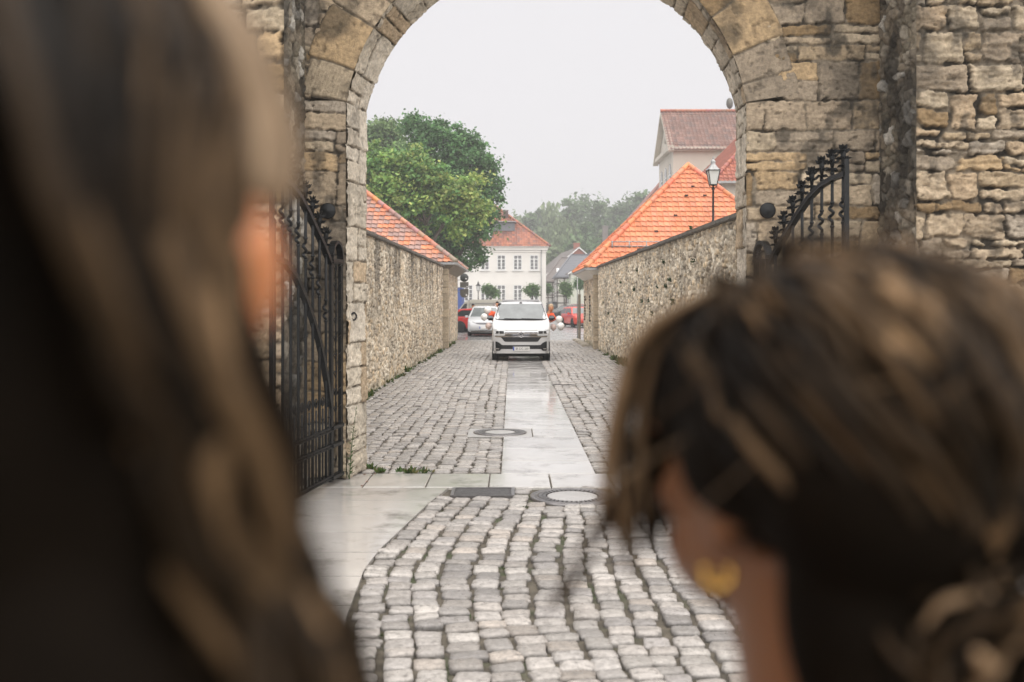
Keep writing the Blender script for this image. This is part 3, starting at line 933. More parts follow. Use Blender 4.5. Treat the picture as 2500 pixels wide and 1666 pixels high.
# ================================================================== TILED ROOFS
ORANGE = [(.62, .215, .10), (.66, .24, .115), (.58, .195, .09), (.64, .23, .12), (.60, .22, .12)]
OLDTILE = [(.52, .19, .10), (.38, .20, .15), (.48, .22, .14), (.35, .20, .165), (.58, .21, .10), (.42, .18, .12), (.33, .21, .18), (.30, .19, .165)]
REDTILE = [(.36, .12, .08), (.40, .14, .09), (.31, .11, .08), (.44, .16, .10), (.33, .14, .11)]
def tile_face(name, A, Bp, T0, T1, pal, tw, tg, parent, off, seed=0, sub=6, hgt=.016, step=.045):
    """tiled plane: eave A->Bp, upper edge T0->T1 (may be one point); clipped trapezoid of pantiles"""
    A, Bp, T0, T1 = [np.array(p, float) for p in (A, Bp, T0, T1)]
    e = Bp - A; L = np.linalg.norm(e); e = e / L
    up = T0 - A; up = up - e * up.dot(e); S = np.linalg.norm(up); up = up / S
    n = np.cross(e, up); n = n if n[2] > 0 else -n
    a0 = (T0 - A).dot(e); a1 = (T1 - A).dot(e)
    nt = int(L / tw) + 1; nr = int(math.ceil(S / tg))
    us = np.linspace(0, nt * tw, nt * sub + 1)
    bs, fr = [], []
    for r in range(nr):
        for f in (0.0, .5, .985): bs.append(min((r + f) * tg, S)); fr.append((r, f))
    bs = np.array(bs)
    UU, BB = np.meshgrid(us, bs, indexing='ij')
    RR = np.array([x[0] for x in fr])[None, :] + 0 * UU; FR = np.array([x[1] for x in fr])[None, :] + 0 * UU
    col = np.floor(UU / tw + 1e-6)
    ph = (UU / tw) % 1.0
    wave = hgt * (2.0 * np.exp(-((ph - .84) / .11) ** 2) + 2.0 * np.exp(-((ph + .16) / .11) ** 2) - .5 * np.sin(math.pi * np.clip(ph / .7, 0, 1)))
    rnd = _h(col, RR, seed + 3)
    H = wave + step * (1 - FR) + .006 * (rnd - .5)
    BBo = BB - .035 * (FR < .25) * tg / .33
    BBw = np.clip(BBo + .008 * (rnd - .5) - .065 * (FR < .25) * sstep(.25, .75, ph) * tg / .33, 0, S)
    lim0 = a0 * BB / S; lim1 = L + (a1 - L) * BB / S
    UC = np.clip(UU, lim0, lim1)
    P = A + UC[..., None] * e + BBw[..., None] * up + H[..., None] * n
    c = pick(_h(col, RR, seed), pal) * (.86 + .28 * _h(col, RR, seed + 9))[..., None]
    blot = fbm(UU * .9, BB * .9, 4, seed + 20)
    c = c * (.82 + .36 * blot)[..., None]
    nu, nv = UU.shape
    idx = np.arange(nu * nv).reshape(nu, nv)
    q = np.stack([idx[:-1, :-1], idx[1:, :-1], idx[1:, 1:], idx[:-1, 1:]], -1)
    wid = UC[1:, :] - UC[:-1, :]
    keep = (wid[:, :-1] + wid[:, 1:]) > 1e-4
    me = np_mesh(name, P.reshape(-1, 3), q[keep], c.reshape(-1, 3), smooth=False)
    return link(name, me, M_tile, parent, off)
def ridge(name, a, b_, r, L, pal, parent, off, seed=0):
    a, b_ = Vector(a), Vector(b_); n = max(2, int((b_ - a).length / L)); o = MB(); rg = random.Random(seed)
    for i in range(n):
        p = a.lerp(b_, i / n); q = a.lerp(b_, (i + 1.12) / n)
        o.col = tuple(x * rg.uniform(.85, 1.15) for x in rg.choice(pal))
        o.tube([p, p.lerp(q, .12), p.lerp(q, .88), q], [r * 1.14, r * 1.0, r * .93, r * .9], 10)
    return o.build(name, M_tile, parent, off, colors=True)

def gatehouse(label, x0, x1, y0, y1, ze, za, wallx, pal, side, seed):
    cx, cy = (x0 + x1) / 2, (y0 + y1) / 2
    off = (cx, cy, 0)
    t = thing('gatehouse', label, 'gatehouse', off, 0, 'small stone gatehouses at the end of the lane')
    ap = (cx, cy, za)
    c = [(x0, y0, ze), (x1, y0, ze), (x1, y1, ze), (x0, y1, ze)]
    # the roof: four pantile slopes joined as parts
    for k in range(4):
        a, b_ = c[k], c[(k + 1) % 4]
        tile_face('roof_slope', a, b_, ap, ap, pal, .245, .30, t, off, seed + k)
        ridge('hip_tiles', Vector(a) + Vector((0, 0, .03)), Vector(ap) + Vector((0, 0, .06)), .105, .42, pal, t, off, seed + k)
    # eaves: gutter and boarded soffit
    o = MB()
    for k in range(4):
        a, b_ = Vector(c[k]), Vector(c[(k + 1) % 4])
        o.bar(a + Vector((0, 0, -.05)), b_ + Vector((0, 0, -.05)), .12, .09)
    o.build('gutter', M_zinc, t, off)
    inn = [(x0 + .5, y0 + .5), (x1 - .5, y0 + .5), (x1 - .5, y1 - .5), (x0 + .5, y1 - .5)]
    o = MB()
    for k in range(4):
        j = (k + 1) % 4
        o.poly([(c[k][0], c[k][1], ze - .07), (c[j][0], c[j][1], ze - .07), (*inn[j], ze - .42), (*inn[k], ze - .42)])
    o.build('soffit', M_white if side > 0 else M_wood, t, off)
    # walls
    fn = lane_fn(seed + 40, PAL_R if side > 0 else PAL_L, streak=.3, holes=.2)
    H = ze - .3
    xi, yi, xo, yo = (wallx, y0 + .55, x1 - .5, y1 - .45) if side > 0 else (x0 + .5, y0 + .55, wallx, y1 - .45)
    stone_face('wall', (wallx, yi, 0), (0, 1, 0), (0, 0, 1), yo - yi, H, .04, .03, fn, M_rubble, t, off, nrm=(-side, 0, 0))
    stone_face('wall', (xi, yo, 0), (1, 0, 0), (0, 0, 1), xo - xi, H, .12, .1, fn, M_rubble, t, off, nrm=(0, 1, 0))
    stone_face('wall', (xi, yi, 0), (1, 0, 0), (0, 0, 1), xo - xi, H, .08, .06, fn, M_rubble, t, off, nrm=(0, -1, 0))
    # quoin pier on the lane side
    o = MB(); rg = random.Random(seed)
    z = 0
    while z < H - .1:
        h = rg.uniform(.22, .36); f = rg.uniform(.85, 1.1); o.col = (.45 * f, .37 * f, .265 * f)
        o.box((wallx - side * .02, yi - .06, z + h / 2), (.30, .44 + rg.uniform(-.05, .05), h - .012), bevel=.015); z += h
    o.build('quoin', M_stone, t, off, colors=True)
    return t, off
gr, goff = gatehouse('stone gatehouse with a bright orange pyramid pantile roof right of the lane', 2.98, 12.62, 40.0, 48.2, 3.30, 7.95, 3.47, ORANGE, 1, 300)
gl, loff = gatehouse('stone gatehouse with an old red pantile roof left of the lane below big trees', -13.3, -2.28, 40.6, 50.6, 3.54, 7.75, -2.78, OLDTILE, -1, 400)
M_hole = mat('dark opening', (.006, .006, .006), .9)
for yy in (43.7, 46.6):
    o = MB()
    for i in range(9): o.box((3.425, yy, 1.10 + i * .13), (.08, .13 + .02 * (i % 3), .10))
    o.build('wall_slit', M_hole, gr, goff)
# snow guard on the orange roof
o = MB()
dirs = Vector((0, 4.1, 4.65)).normalized()
for k, hgt in enumerate((.12, .30)):
    o.tube([(4.05, 40.0 + .72, 3.30 + .78 + hgt), (6.6, 40.72, 4.08 + hgt)], .022, 6)
for x in (4.1, 4.8, 5.5, 6.2): o.tube([(x, 40.72, 4.02), (x, 40.72, 4.42)], .025, 6)
o.build('snow_guard', M_zinc, gr, goff)
# tile vents (small dark lifted tiles)
for (u, v) in ((2.2, 1.0), (3.0, 2.1), (3.9, 3.1), (4.5, 4.4), (5.3, 4.4), (4.85, 5.0), (7.2, 3.1)):
    p = Vector((2.98 + u, 40.0, 3.30)) + dirs * v * .95
    o = MB(); o.box(p + Vector((0, -.05, .06)), (.15, .06, .04), rot=(R(48), 0, 0)); o.build('vent_tile', M_hole, gr, goff)

# downpipe + timber post at the right corner, kerb
t = thing('timber_post', 'grey weathered timber post standing by the right gatehouse corner', 'post', (3.36, 49.6, 0))
o = MB(); o.box((0, 0, 1.13), (.125, .125, 2.26), bevel=.015); o.box((0, 0, 2.275), (.14, .14, .03), bevel=.01); o.build('shaft', M_wood, t)
o = MB(); o.box((-.066, 0, .9), (.012, .03, .12)); o.build('bracket', M_iron, t)
t = thing('pole', 'thin grey steel pole rising beside the timber post', 'pole', (3.27, 49.75, 0))
o = MB(); o.tube([(0, 0, 0), (0, 0, 3.55)], .025, 8); o.build('shaft', M_zinc, t)
o = MB(); o.lathe([(.05, 0), (.05, .05), (.03, .07), (.025, .09)], n=10); o.build('foot', M_zinc, t)
b = MB(); b.col = (.40, .36, .30)
for i in range(7): b.box((3.18 + .02 * (i % 2), 43.2 + i * .98, .02), (.34, .95, .14), bevel=.03)
tag(b.build('kerb', M_stone, colors=True), kind='structure')

# ================================================================== VEHICLES
def paint(name, c, r=.25): return mat(name, c, r, 0.0, coat=.6, var=.03, scale=2)
M_glass = mat('window glass', (.16, .175, .18), .06, 0.0, spec=1.0, var=.25, scale=1.6)
M_glassd = mat('dark window glass', (.025, .03, .032), .06, 0.0, spec=1.0)
M_tyre = mat('tyre rubber', (.012, .012, .013), .75, var=.2, scale=20)
M_rim = mat('alloy rim', (.45, .45, .46), .3, .8)
M_blk = mat('black plastic', (.006, .0065, .007), .6, spec=.3)
M_dgry = mat('dark grey trim', (.05, .05, .054), .4)
M_gry = mat('grey plastic', (.22, .22, .24), .35)
M_chrome = mat('chrome', (.75, .74, .76), .12, 1.0)
M_lamp = mat('clear lamp', (.62, .64, .66), .08, .3, spec=1.0)
M_lampi = mat('lamp inner', (.05, .05, .055), .15, .5)
M_red = mat('red tail lamp', (.45, .01, .01), .15)
M_plate = mat('plate white', (.75, .75, .74), .4)
M_blue = mat('plate blue', (.02, .07, .42), .4)
M_vwhite = paint('white car paint', (.54, .54, .55))
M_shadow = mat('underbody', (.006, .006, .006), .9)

def text(name, body, size, material, parent, loc, rot, depth=.003, sx=1.0):
    cu = bpy.data.curves.new(name, 'FONT'); cu.body = body; cu.size = size; cu.extrude = depth; cu.align_x = 'CENTER'; cu.align_y = 'CENTER'
    tmp = bpy.data.objects.new(name, cu); COL.objects.link(tmp)
    me = bpy.data.meshes.new_from_object(tmp.evaluated_get(bpy.context.evaluated_depsgraph_get()))
    COL.objects.unlink(tmp); bpy.data.objects.remove(tmp)
    me.materials.clear()
    o = link(name, me, material, parent); o.location = loc; o.rotation_euler = rot; o.scale = (sx, 1, 1)
    return o

def wheel(t, x, y, r, w, side):
    o = MB()
    prof = [(r * .62, -w / 2), (r * .93, -w / 2), (r, -w * .36), (r, w * .36), (r * .93, w / 2), (r * .62, w / 2)]
    o.lathe(prof, (0, 0, 0), 28, axis='x')
    wo = bpy.data.objects.new('wheel', o.mesh('tyre')); COL.objects.link(wo); wo.data.materials.append(M_tyre)
    wo.parent = t; wo.location = (x, y, r)
    o = MB(); xs = side * (w * .46)
    o.lathe([(r * .64, xs - side * .03), (r * .64, xs), (r * .58, xs + side * .004), (r * .55, xs - side * .05), (.02, xs - side * .05)], n=24, axis='x')
    for k in range(10):
        a = 2 * math.pi * k / 10
        o.bar((xs - side * .005, .03 * math.cos(a), .03 * math.sin(a)), (xs - side * .004, r * .58 * math.cos(a), r * .58 * math.sin(a)), .034, .02, up=(1, 0, 0))
    o.lathe([(.045, xs - side * .03), (.04, xs + side * .004), (.005, xs + side * .006)], n=12, axis='x')
    o.build('rim', M_rim, wo)

def loft(name, secs, material, t, smooth=True):
    """secs: list of (y, [(x,z)...] half section from bottom centre to top centre)"""
    o = MB(); rows = []
    for y, hp in secs:
        ring = [(x, y, z) for x, z in hp] + [(-x, y, z) for x, z in reversed(hp[1:-1])]
        rows.append(ring)
    n = len(rows[0]); vs = [p for r_ in rows for p in r_]; fs = []
    for i in range(len(rows) - 1):
        for k in range(n):
            fs.append((i * n + k, i * n + (k + 1) % n, (i + 1) * n + (k + 1) % n, (i + 1) * n + k))
    fs.append(tuple(range(n))); fs.append(tuple(range((len(rows) - 1) * n, len(rows) * n)))
    o.add(vs, fs, 0, smooth)
    return o.build(name, material, t)

def half(w, zb, zt, tum=.16, z0=1.0, z1=1.7, rc=.10, wb=.93):
    W = lambda z: w * (1 - tum * float(sstep(z0, z1, np.float64(z))))
    pts = [(0, zb), (w * wb * .8, zb), (w * wb, zb + .02)]
    zs = np.linspace(zb + .12, max(zt - rc, zb + .14), 9)
    for z in zs: pts.append((W(z), z))
    wl = W(zs[-1])
    for a in (25, 50, 75): pts.append((wl - rc * (1 - math.cos(R(a))) * 1.3, zs[-1] + rc * math.sin(R(a)) * .95))
    pts.append((wl * .55, zt + .006)); pts.append((0, zt + .015))
    return pts

def strip(o, rows, ys, off, nx=10, mi=0, thick=.03):
    """rows: list of (z, xl, xr) laid on the front surface ys(x,z), proud by off"""
    vs = []; fs = []
    for z, xl, xr in rows:
        for i in range(nx + 1):
            x = xl + (xr - xl) * i / nx
            vs.append((x, ys(x, z) - off, z))
    m = nx + 1
    for r in range(len(rows) - 1):
        for i in range(nx): fs.append((r * m + i, r * m + i + 1, (r + 1) * m + i + 1, (r + 1) * m + i))
    k = len(vs)
    vs += [(x, y + thick, z) for x, y, z in vs]
    for r in range(len(rows) - 1):
        for i in range(nx): fs.append((k + r * m + i, k + (r + 1) * m + i, k + (r + 1) * m + i + 1, k + r * m + i + 1))
    bd = [i for i in range(m)] + [r * m + nx for r in range(1, len(rows))] + [(len(rows) - 1) * m + i for i in range(nx - 1, -1, -1)] + [r * m for r in range(len(rows) - 2, 0, -1)]
    for a, b_ in zip(bd, bd[1:] + bd[:1]): fs.append((a, b_, b_ + k, a + k))
    o.add(vs, fs, mi, False)

def car(name, label, loc, rz, pm, L=4.3, W=1.8, H=1.5, hood=.98, r=.32, wsb=.95, rf=1.65, rr_=3.55, rb=4.15, kind='hatch', group=None, belt=.95, glass=None, light=False, plate_txt=None):
    """front at local y=0 facing -Y"""
    t = thing(name, label, 'car', loc, rz, group)
    w = W / 2; glass = glass or M_glassd
    top = [(0, .62), (.06, .72), (.16, hood - .20), (.5, hood - .08), (wsb, hood), (rf, H - .03), ((rf + rr_) / 2, H), (rr_, H - .06), (rb, belt + .05), (L - .04, belt - .10), (L, .60)]
    ty = [p[0] for p in top]; tz = [p[1] for p in top]
    ylist = sorted(set(list(np.linspace(0, .3, 5)) + list(np.linspace(.3, L - .25, 26)) + list(np.linspace(L - .25, L, 5)) + ty))
    secs = []
    for y in ylist:
        e = min(y, L - y)
        ww = w * (1 - .20 * max(0, 1 - e / .45) ** 2.2)
        zt = float(np.interp(y, ty, tz)); zb = .22 + .12 * max(0, 1 - e / .3)
        secs.append((y, half(ww, zb, zt, .24, belt - .12, H, min(.10, (zt - zb) * .3))))
    body = loft('body', secs, pm, t)
    Wz = lambda z: w * (1 - .24 * float(sstep(belt - .12, H, np.float64(z))))
    # glass
    o = MB(); zt = H - .085; z0 = hood + .02
    yb_ = lambda z: wsb + (rf - wsb) * (z - hood) / (H - .03 - hood)
    o.prism([(-Wz(z0) * .90, yb_(z0) - .025, z0), (Wz(z0) * .90, yb_(z0) - .025, z0), (Wz(zt) * .88, yb_(zt) - .03, zt), (-Wz(zt) * .88, yb_(zt) - .03, zt)], (0, .03, .0))
    o.build('windscreen', M_glass if light else glass, t)
    o = MB()
    yr = lambda z: rr_ + (rb - rr_) * (H - .06 - z) / (H - .06 - belt - .05)
    z1 = belt + .12
    o.prism([(-Wz(z1) * .84, yr(z1) + .03, z1), (Wz(z1) * .84, yr(z1) + .03, z1), (Wz(zt) * .82, yr(zt) + .03, zt), (-Wz(zt) * .82, yr(zt) + .03, zt)], (0, -.03, 0))
    o.build('rear_window', glass, t)
    for s in (-1, 1):
        zl, zh = belt + .04, H - .13
        mid = (wsb + rb) / 2 + .12
        for (ya, yb0, yc, yd) in ((yb_(zl) + .12, mid - .05, mid - .05, yb_(zh) + .15), (mid + .05, yr(zl) - .20, yr(zh) - .28, mid + .05)):
            o = MB(); q = [(s * (Wz(zl) + .006), ya, zl), (s * (Wz(zl) + .006), yb0, zl), (s * (Wz(zh) + .006), yc, zh), (s * (Wz(zh) + .006), yd, zh)]
            o.prism(q, (-s * .02, 0, 0)); o.build('side_window', glass, t)
        o = MB(); o.box((s * (w + .10), wsb + .42, belt + .06), (.20, .10, .13), bevel=.03); o.box((s * (w - .02), wsb + .45, belt + .02), (.12, .05, .05)); o.build('mirror', pm, t)
        o = MB()
        for y in ((wsb + mid) / 2 + .35, mid + .5): o.box((s * (w + .004), y, belt - .10), (.02, .16, .025))
        o.build('door_handle', M_gry, t)
        # wheel arches, wheels
        for y in (.80, L - .78):
            o = MB(); o.lathe([(r + .055, s * (w - .10)), (r + .055, s * (w + .008)), (.05, s * (w + .008))], (0, y, r + .01), 26, axis='x'); o.build('wheel_arch', M_blk, t)
            wheel(t, s * (w - .085), y, r, .205, s)
        # lamps
        ys = lambda x, z: .02 + .23 * (abs(x) / w) ** 3 + .30 * max(0, z - .62) ** 1.5
        o = MB(); a, b_ = s * w * .52, s * w * .92
        strip(o, [(hood - .40, min(a * 1.1, b_), max(a * 1.1, b_)), (hood - .30, min(a, b_ * 1.0), max(a, b_)), (hood - .24, min(a * 1.25, b_), max(a * 1.25, b_))], ys, .012, 6)
        o.build('headlight', M_lamp, t)
        o = MB(); o.box((s * w * .80, L - .10, belt - .22), (w * .26, .14, .20), bevel=.03); o.build('tail_light', M_red, t)
    ys = lambda x, z: .02 + .23 * (abs(x) / w) ** 3 + .30 * max(0, z - .62) ** 1.5
    o = MB(); strip(o, [(hood - .42, -w * .40, w * .40), (hood - .33, -w * .52, w * .52), (hood - .30, -w * .48, w * .48)], ys, .012); o.build('grille', M_gry if light else M_blk, t)
    o = MB(); strip(o, [(.27, -w * .78, w * .78), (.40, -w * .85, w * .85)], ys, .014); o.build('lower_intake', M_blk, t)
    o = MB(); strip(o, [(.25, -w * .8, w * .8), (.27, -w * .82, w * .82)], ys, .03); o.build('bumper_trim', M_chrome if light else M_gry, t)
    o = MB(); o.box((0, -.01, .49), (.52, .025, .115), bevel=.004); pl = o.build('number_plate', M_plate, t)
    o = MB(); o.box((-.235, -.024, .49), (.045, .004, .11)); o.build('plate_band', M_blue, pl)
    o = MB(); o.box((0, L + .0, .62), (.52, .03, .115), bevel=.004); o.build('number_plate', M_plate, t)
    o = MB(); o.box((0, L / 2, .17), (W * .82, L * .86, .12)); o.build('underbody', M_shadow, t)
    return t

# ------------------------------------------------------------------ the white van
def van():
    t = thing('camper_van', 'white camper van with chrome grille and black lower bumper driving up the flagstone path', 'van', (.298, 32.3, 0))
    tops = [(.10, .97), (.16, 1.02), (.30, 1.15), (.50, 1.29), (.62, 1.345), (.70, 1.42), (1.25, 1.85), (1.42, 1.92), (1.7, 1.955), (2.6, 1.985), (4.4, 1.975), (4.75, 1.90), (4.88, 1.6), (4.90, 1.2)]
    ty = [p[0] for p in tops]; tz = [p[1] for p in tops]
    secs = []
    for y in sorted(set(ty + list(np.linspace(.12, 1.7, 24)) + list(np.linspace(1.8, 4.9, 14)))):
        ww = .952 * (1 - .10 * max(0, 1 - y / .5) ** 2.0) * (1 - .05 * max(0, (y - 4.6) / .3))
        zt = float(np.interp(y, ty, tz))
        rc = .10 if zt > 1.5 else .06
        secs.append((y, half(ww, .27 if y < 4.7 else .35, zt, .225, 1.15, 2.0, rc, .97)))
    loft('body', secs, M_vwhite, t)
    ys = lambda x, z: .0 + .17 * (abs(x) / .95) ** 3.2 + .55 * max(0, z - .86) ** 1.6 + .05 * max(0, .45 - z)
    o = MB()
    rows = []
    for z in np.linspace(.26, 1.03, 16):
        we = .935 - .03 * max(0, (z - .8) / .25) - .02 * max(0, (.4 - z) / .14)
        rows.append((z, -we, we))
    strip(o, rows, ys, 0.0, 24, thick=.18); o.build('front_panel', M_vwhite, t)
    def P(name, rows, off, m, nx=12, par=t, th=.03):
        o = MB(); strip(o, rows, ys, off, nx, thick=th); return o.build(name, m, par)
    # upper grille with chrome bars and badge
    gb = P('grille', [(.80, -.60, .60), (.83, -.57, .57), (.985, -.53, .53)], .006, M_blk)
    for z, x in ((.965, .53), (.915, .53), (.865, .53), (.808, .86)):
        P('chrome_bar', [(z - .011, -x, x), (z + .011, -x, x)], .018, M_chrome, 20, gb)
    P('lower_grille', [(.640, -.52, .52), (.655, -.55, .55), (.79, -.66, .66)], .008, M_blk, 14)
    for z in (.685, .725, .765):
        P('grille_slat', [(z - .007, -.50 - (z - .65) * .9, .50 + (z - .65) * .9), (z + .007, -.50 - (z - .65) * .9, .50 + (z - .65) * .9)], .016, M_dgry, 14)
    # black bumper band with corner pods
    P('bumper_band', [(.405, -.70, .70), (.53, -.66, .66)], .012, M_blk, 14)
    P('bumper_slat', [(.46, -.64, .64), (.474, -.64, .64)], .02, M_dgry, 14)
    P('lower_lip', [(.262, -.80, .80), (.30, -.66, .66), (.40, -.60, .60)], .020, M_vwhite, 14)
    for s in (-1, 1):
        rws = [(.345, .70, .925), (.40, .645, .93), (.53, .625, .93), (.60, .70, .93), (.645, .79, .925)]
        pod = P('bumper_corner', [(z, *(sorted((s * a, s * b_)))) for z, a, b_ in rws], .014, M_blk, 8)
        P('fog_light', [(.395, *sorted((s * .72, s * .86))), (.425, *sorted((s * .72, s * .86)))], .022, M_chrome, 6, pod)
        # headlights
        hl = [(.825, .55, .86), (.85, .53, .905), (.93, .53, .92), (1.0, .53, .925), (1.045, .80, .925)]
        h = P('headlight', [(z, *sorted((s * a, s * b_))) for z, a, b_ in hl], .012, M_lamp, 10)
        for x0, x1 in ((.565, .70), (.735, .875)):
            P('lamp_lens', [(.90, *sorted((s * x0, s * x1))), (.945, *sorted((s * (x0 - .005), s * (x1 + .01)))), (.985, *sorted((s * x0, s * x1)))], .018, M_lampi, 6, h)
        P('lamp_edge', [(.815, *sorted((s * .54, s * .88))), (.832, *sorted((s * .54, s * .91)))], .02, M_blk, 8, h)
        # mirrors
        o = MB(); o.box((s * 1.035, .98, 1.395), (.205, .12, .17), bevel=.045)
        mr = o.build('mirror', M_blk, t)
        o = MB(); o.box((s * 1.025, .925, 1.425), (.17, .03, .09), bevel=.012); o.build('mirror_cap', M_gry, mr)
        o = MB(); o.box((s * .93, 1.0, 1.35), (.10, .06, .06), bevel=.01); o.build('mirror_arm', M_blk, mr)
        # side glass
        for ya, yb_ in ((1.22, 2.05), (2.15, 3.3), (3.4, 4.5)):
            o = MB(); wz = lambda z: .952 * (1 - .225 * float(sstep(1.15, 2.0, np.float64(z)))) + .006
            o.prism([(s * wz(1.36), ya - (.25 if ya < 1.3 else 0), 1.36), (s * wz(1.36), yb_, 1.36), (s * wz(1.80), yb_, 1.80), (s * wz(1.80), ya + (.22 if ya < 1.3 else 0), 1.80)], (-s * .02, 0, 0))
            o.build('side_window', M_glassd, t)
        for y in (.86, 3.95):
            o = MB(); o.lathe([(.40, s * .86), (.40, s * .958), (.05, s * .958)], (0, y, .36), 28, axis='x'); o.build('wheel_arch', M_blk, t)
            wheel(t, s * .835, y, .345, .225, s)
    # windscreen
    o = MB(); n = 12; rows = []
    for z, hw, y in ((1.352, .83, .58), (1.50, .805, .765), (1.65, .765, .955), (1.80, .715, 1.15), (1.865, .69, 1.235)):
        rows.append((z, hw, y))
    vs = []; fs = []
    for z, hw, y in rows:
        for i in range(n + 1):
            x = -hw + 2 * hw * i / n; vs.append((x, y + .10 * (abs(x) / .83) ** 3 - .03, z))
    for r in range(len(rows) - 1):
        for i in range(n): fs.append((r * (n + 1) + i, r * (n + 1) + i + 1, (r + 1) * (n + 1) + i + 1, (r + 1) * (n + 1) + i))
    k = len(vs); vs += [(x, y + .025, z) for x, y, z in vs]; fs += [tuple(i + k for i in reversed(f)) for f in fs]
    o.add(vs, fs, 0, True); ws = o.build('windscreen', mat('windscreen glass', (.16, .175, .18), .05, spec=1.0, var=.22, scale=2.2), t)
    o = MB()
    for s in (-1, 1):
        for (za, ha, ya), (zb_, hb, yb_) in zip(rows[:-1], rows[1:]):
            o.bar((s * (ha + .005), ya + .065, za), (s * (hb + .005), yb_ + .065, zb_), .022, .03)
    o.tube([(x, .585 + .10 * (abs(x) / .83) ** 3 - .04, 1.345 + .006) for x in np.linspace(-.83, .83, 13)], .016, 6)
    o.build('screen_seal', M_blk, ws)
    for x0, x1 in ((-.55, .20), (.02, .72)):
        o = MB(); o.tube([(x0, .55, 1.38), ((x0 + x1) / 2, .535, 1.372), (x1, .565, 1.358)], [.014, .013, .010], 6); o.build('wiper', M_blk, ws)
    o = MB(); o.box((0, 1.30, 1.91), (.09, .10, .045), bevel=.012); o.build('camera_pod', M_gry, t)
    o = MB(); o.box((0, 3.05, 1.985), (1.28, 2.9, .045), bevel=.02); o.build('pop_top_roof', M_vwhite, t)
    # badge: ring with a V above a W
    zc = .875; yb_ = -.045
    o = MB(); pts = [(.088 * math.cos(a), yb_, zc + .088 * math.sin(a)) for a in np.linspace(0, 2 * math.pi, 33)]
    o.tube(pts, .009, 8, cap=False)
    def seg(*p):
        for a, b_ in zip(p[:-1], p[1:]): o.bar((a[0], yb_, zc + a[1]), (b_[0], yb_, zc + b_[1]), .016, .014, up=(0, 1, 0))
    seg((-.034, .078), (0, .006), (.034, .078))
    seg((-.070, .050), (-.030, -.070), (0, -.004), (.030, -.070), (.070, .050))
    bd = o.build('badge', M_chrome, t)
    o = MB(); o.lathe([(.086, yb_ + .02), (.086, yb_ + .008), (.01, yb_ + .008)], (0, 0, zc), 28, axis='y'); o.build('badge_disc', M_blk, bd)
    # number plate
    o = MB(); o.box((0, -.045, .418), (.545, .03, .128), bevel=.004); pl = o.build('number_plate', M_plate, t)
    o = MB(); o.box((-.245, -.063, .418), (.046, .006, .118)); o.build('plate_band', M_blue, pl)
    text('plate_text', 'BS DG 250', .108, mat('plate black', (.01, .01, .012), .5), pl, (.026, -.0635, .418), (R(90), 0, 0), .002, .86)
    o = MB()
    for k in (-.008,): o.lathe([(.011, -.068), (.011, -.062), (.001, -.062)], (-.115, 0, .418), 10, axis='y')
    o.build('plate_seal', M_gry, pl)
    # underbody: axle and exhaust pieces seen below the bumper
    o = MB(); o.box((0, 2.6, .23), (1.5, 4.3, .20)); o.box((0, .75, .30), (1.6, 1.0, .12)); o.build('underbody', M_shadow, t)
    o = MB(); o.tube([(-.55, .9, .22), (.55, .9, .22)], .05, 10); o.ell((-.42, .85, .23), (.10, .09, .07), 10, 8); o.ell((-.24, .85, .22), (.07, .08, .06), 10, 8); o.ell((.48, .85, .22), (.08, .08, .06), 10, 8)
    o.build('axle', mat('bare metal', (.4, .4, .4), .4, .6), t)
    return t
van()

# balloons ------------------------------------------------------------
M_ball = mat('white balloon', (.78, .76, .74), .3, sub=.0)
M_ballp = mat('pink balloon', (.76, .60, .55), .3)
def balloon(px, py, Y, rpx, m, label):
    r = rpx * Y / F; p = PX(px, py, Y)
    t = thing('balloon', label, 'balloon', p, 0, 'balloons held out of the van windows')
    o = MB(); o.lathe([(.001, r * 1.02)] + [(r * math.sin(a) * (1 - .10 * (a > 1.7) * (a - 1.7)), r * 1.02 * math.cos(a) - .10 * r * max(0, a - 1.7)) for a in np.linspace(.15, 2.95, 16)] + [(.006, -r * 1.2)], n=20)
    o.build('skin', m, t)
    o = MB(); o.lathe([(.004, -r * 1.18), (.018, -r * 1.28), (.012, -r * 1.28)], n=10); o.build('knot', m, t)
    return t
balloon(1182, 774, 33.2, 8.2, M_ball, 'white balloon just left of the left van mirror')
balloon(1191, 758, 33.6, 9.0, M_ball, 'upper white balloon in front of the silver car windscreen')
balloon(1193, 796, 33.3, 8.0, M_ballp, 'pale pink balloon below the left van mirror')
balloon(1365, 780, 33.4, 8.5, M_ball, 'white balloon beside the right van mirror, highest on that side')
balloon(1369, 797, 33.2, 9.2, M_ball, 'lowest white balloon right of the van')
balloon(1351, 799, 33.5, 7.6, M_ballp, 'pale pink balloon below the right van mirror')

# other vehicles --------------------------------------------------------
G = 'cars parked around the town square'
car('parked_car', 'silver grey family car facing the lane left of the white van', (-1.53, 54.6, 0), R(0), paint('silver paint', (.60, .61, .63)), L=4.38, W=1.83, H=1.66, hood=1.06, wsb=.9, rf=1.75, rr_=3.7, rb=4.25, belt=1.02, light=True, group=G)
car('parked_car', 'red hatchback half hidden behind the left gatehouse and the silver car', (.30, 62.0, 0), R(79), paint('red paint', (.50, .018, .015)), L=4.2, W=1.78, H=1.50, group=G)
car('parked_car', 'bright red small car facing the lane behind the timber post', (5.45, 72.6, 0), R(14), paint('bright red paint', (.72, .055, .025)), L=3.9, W=1.75, H=1.52, hood=1.0, light=True, group=G)
car('parked_car', 'black estate car seen from its side right of the white van', (4.1, 104.0, 0), R(-58), paint('black paint', (.018, .019, .022)), L=4.7, W=1.82, H=1.47, rr_=4.05, rb=4.6, light=True, group=G)
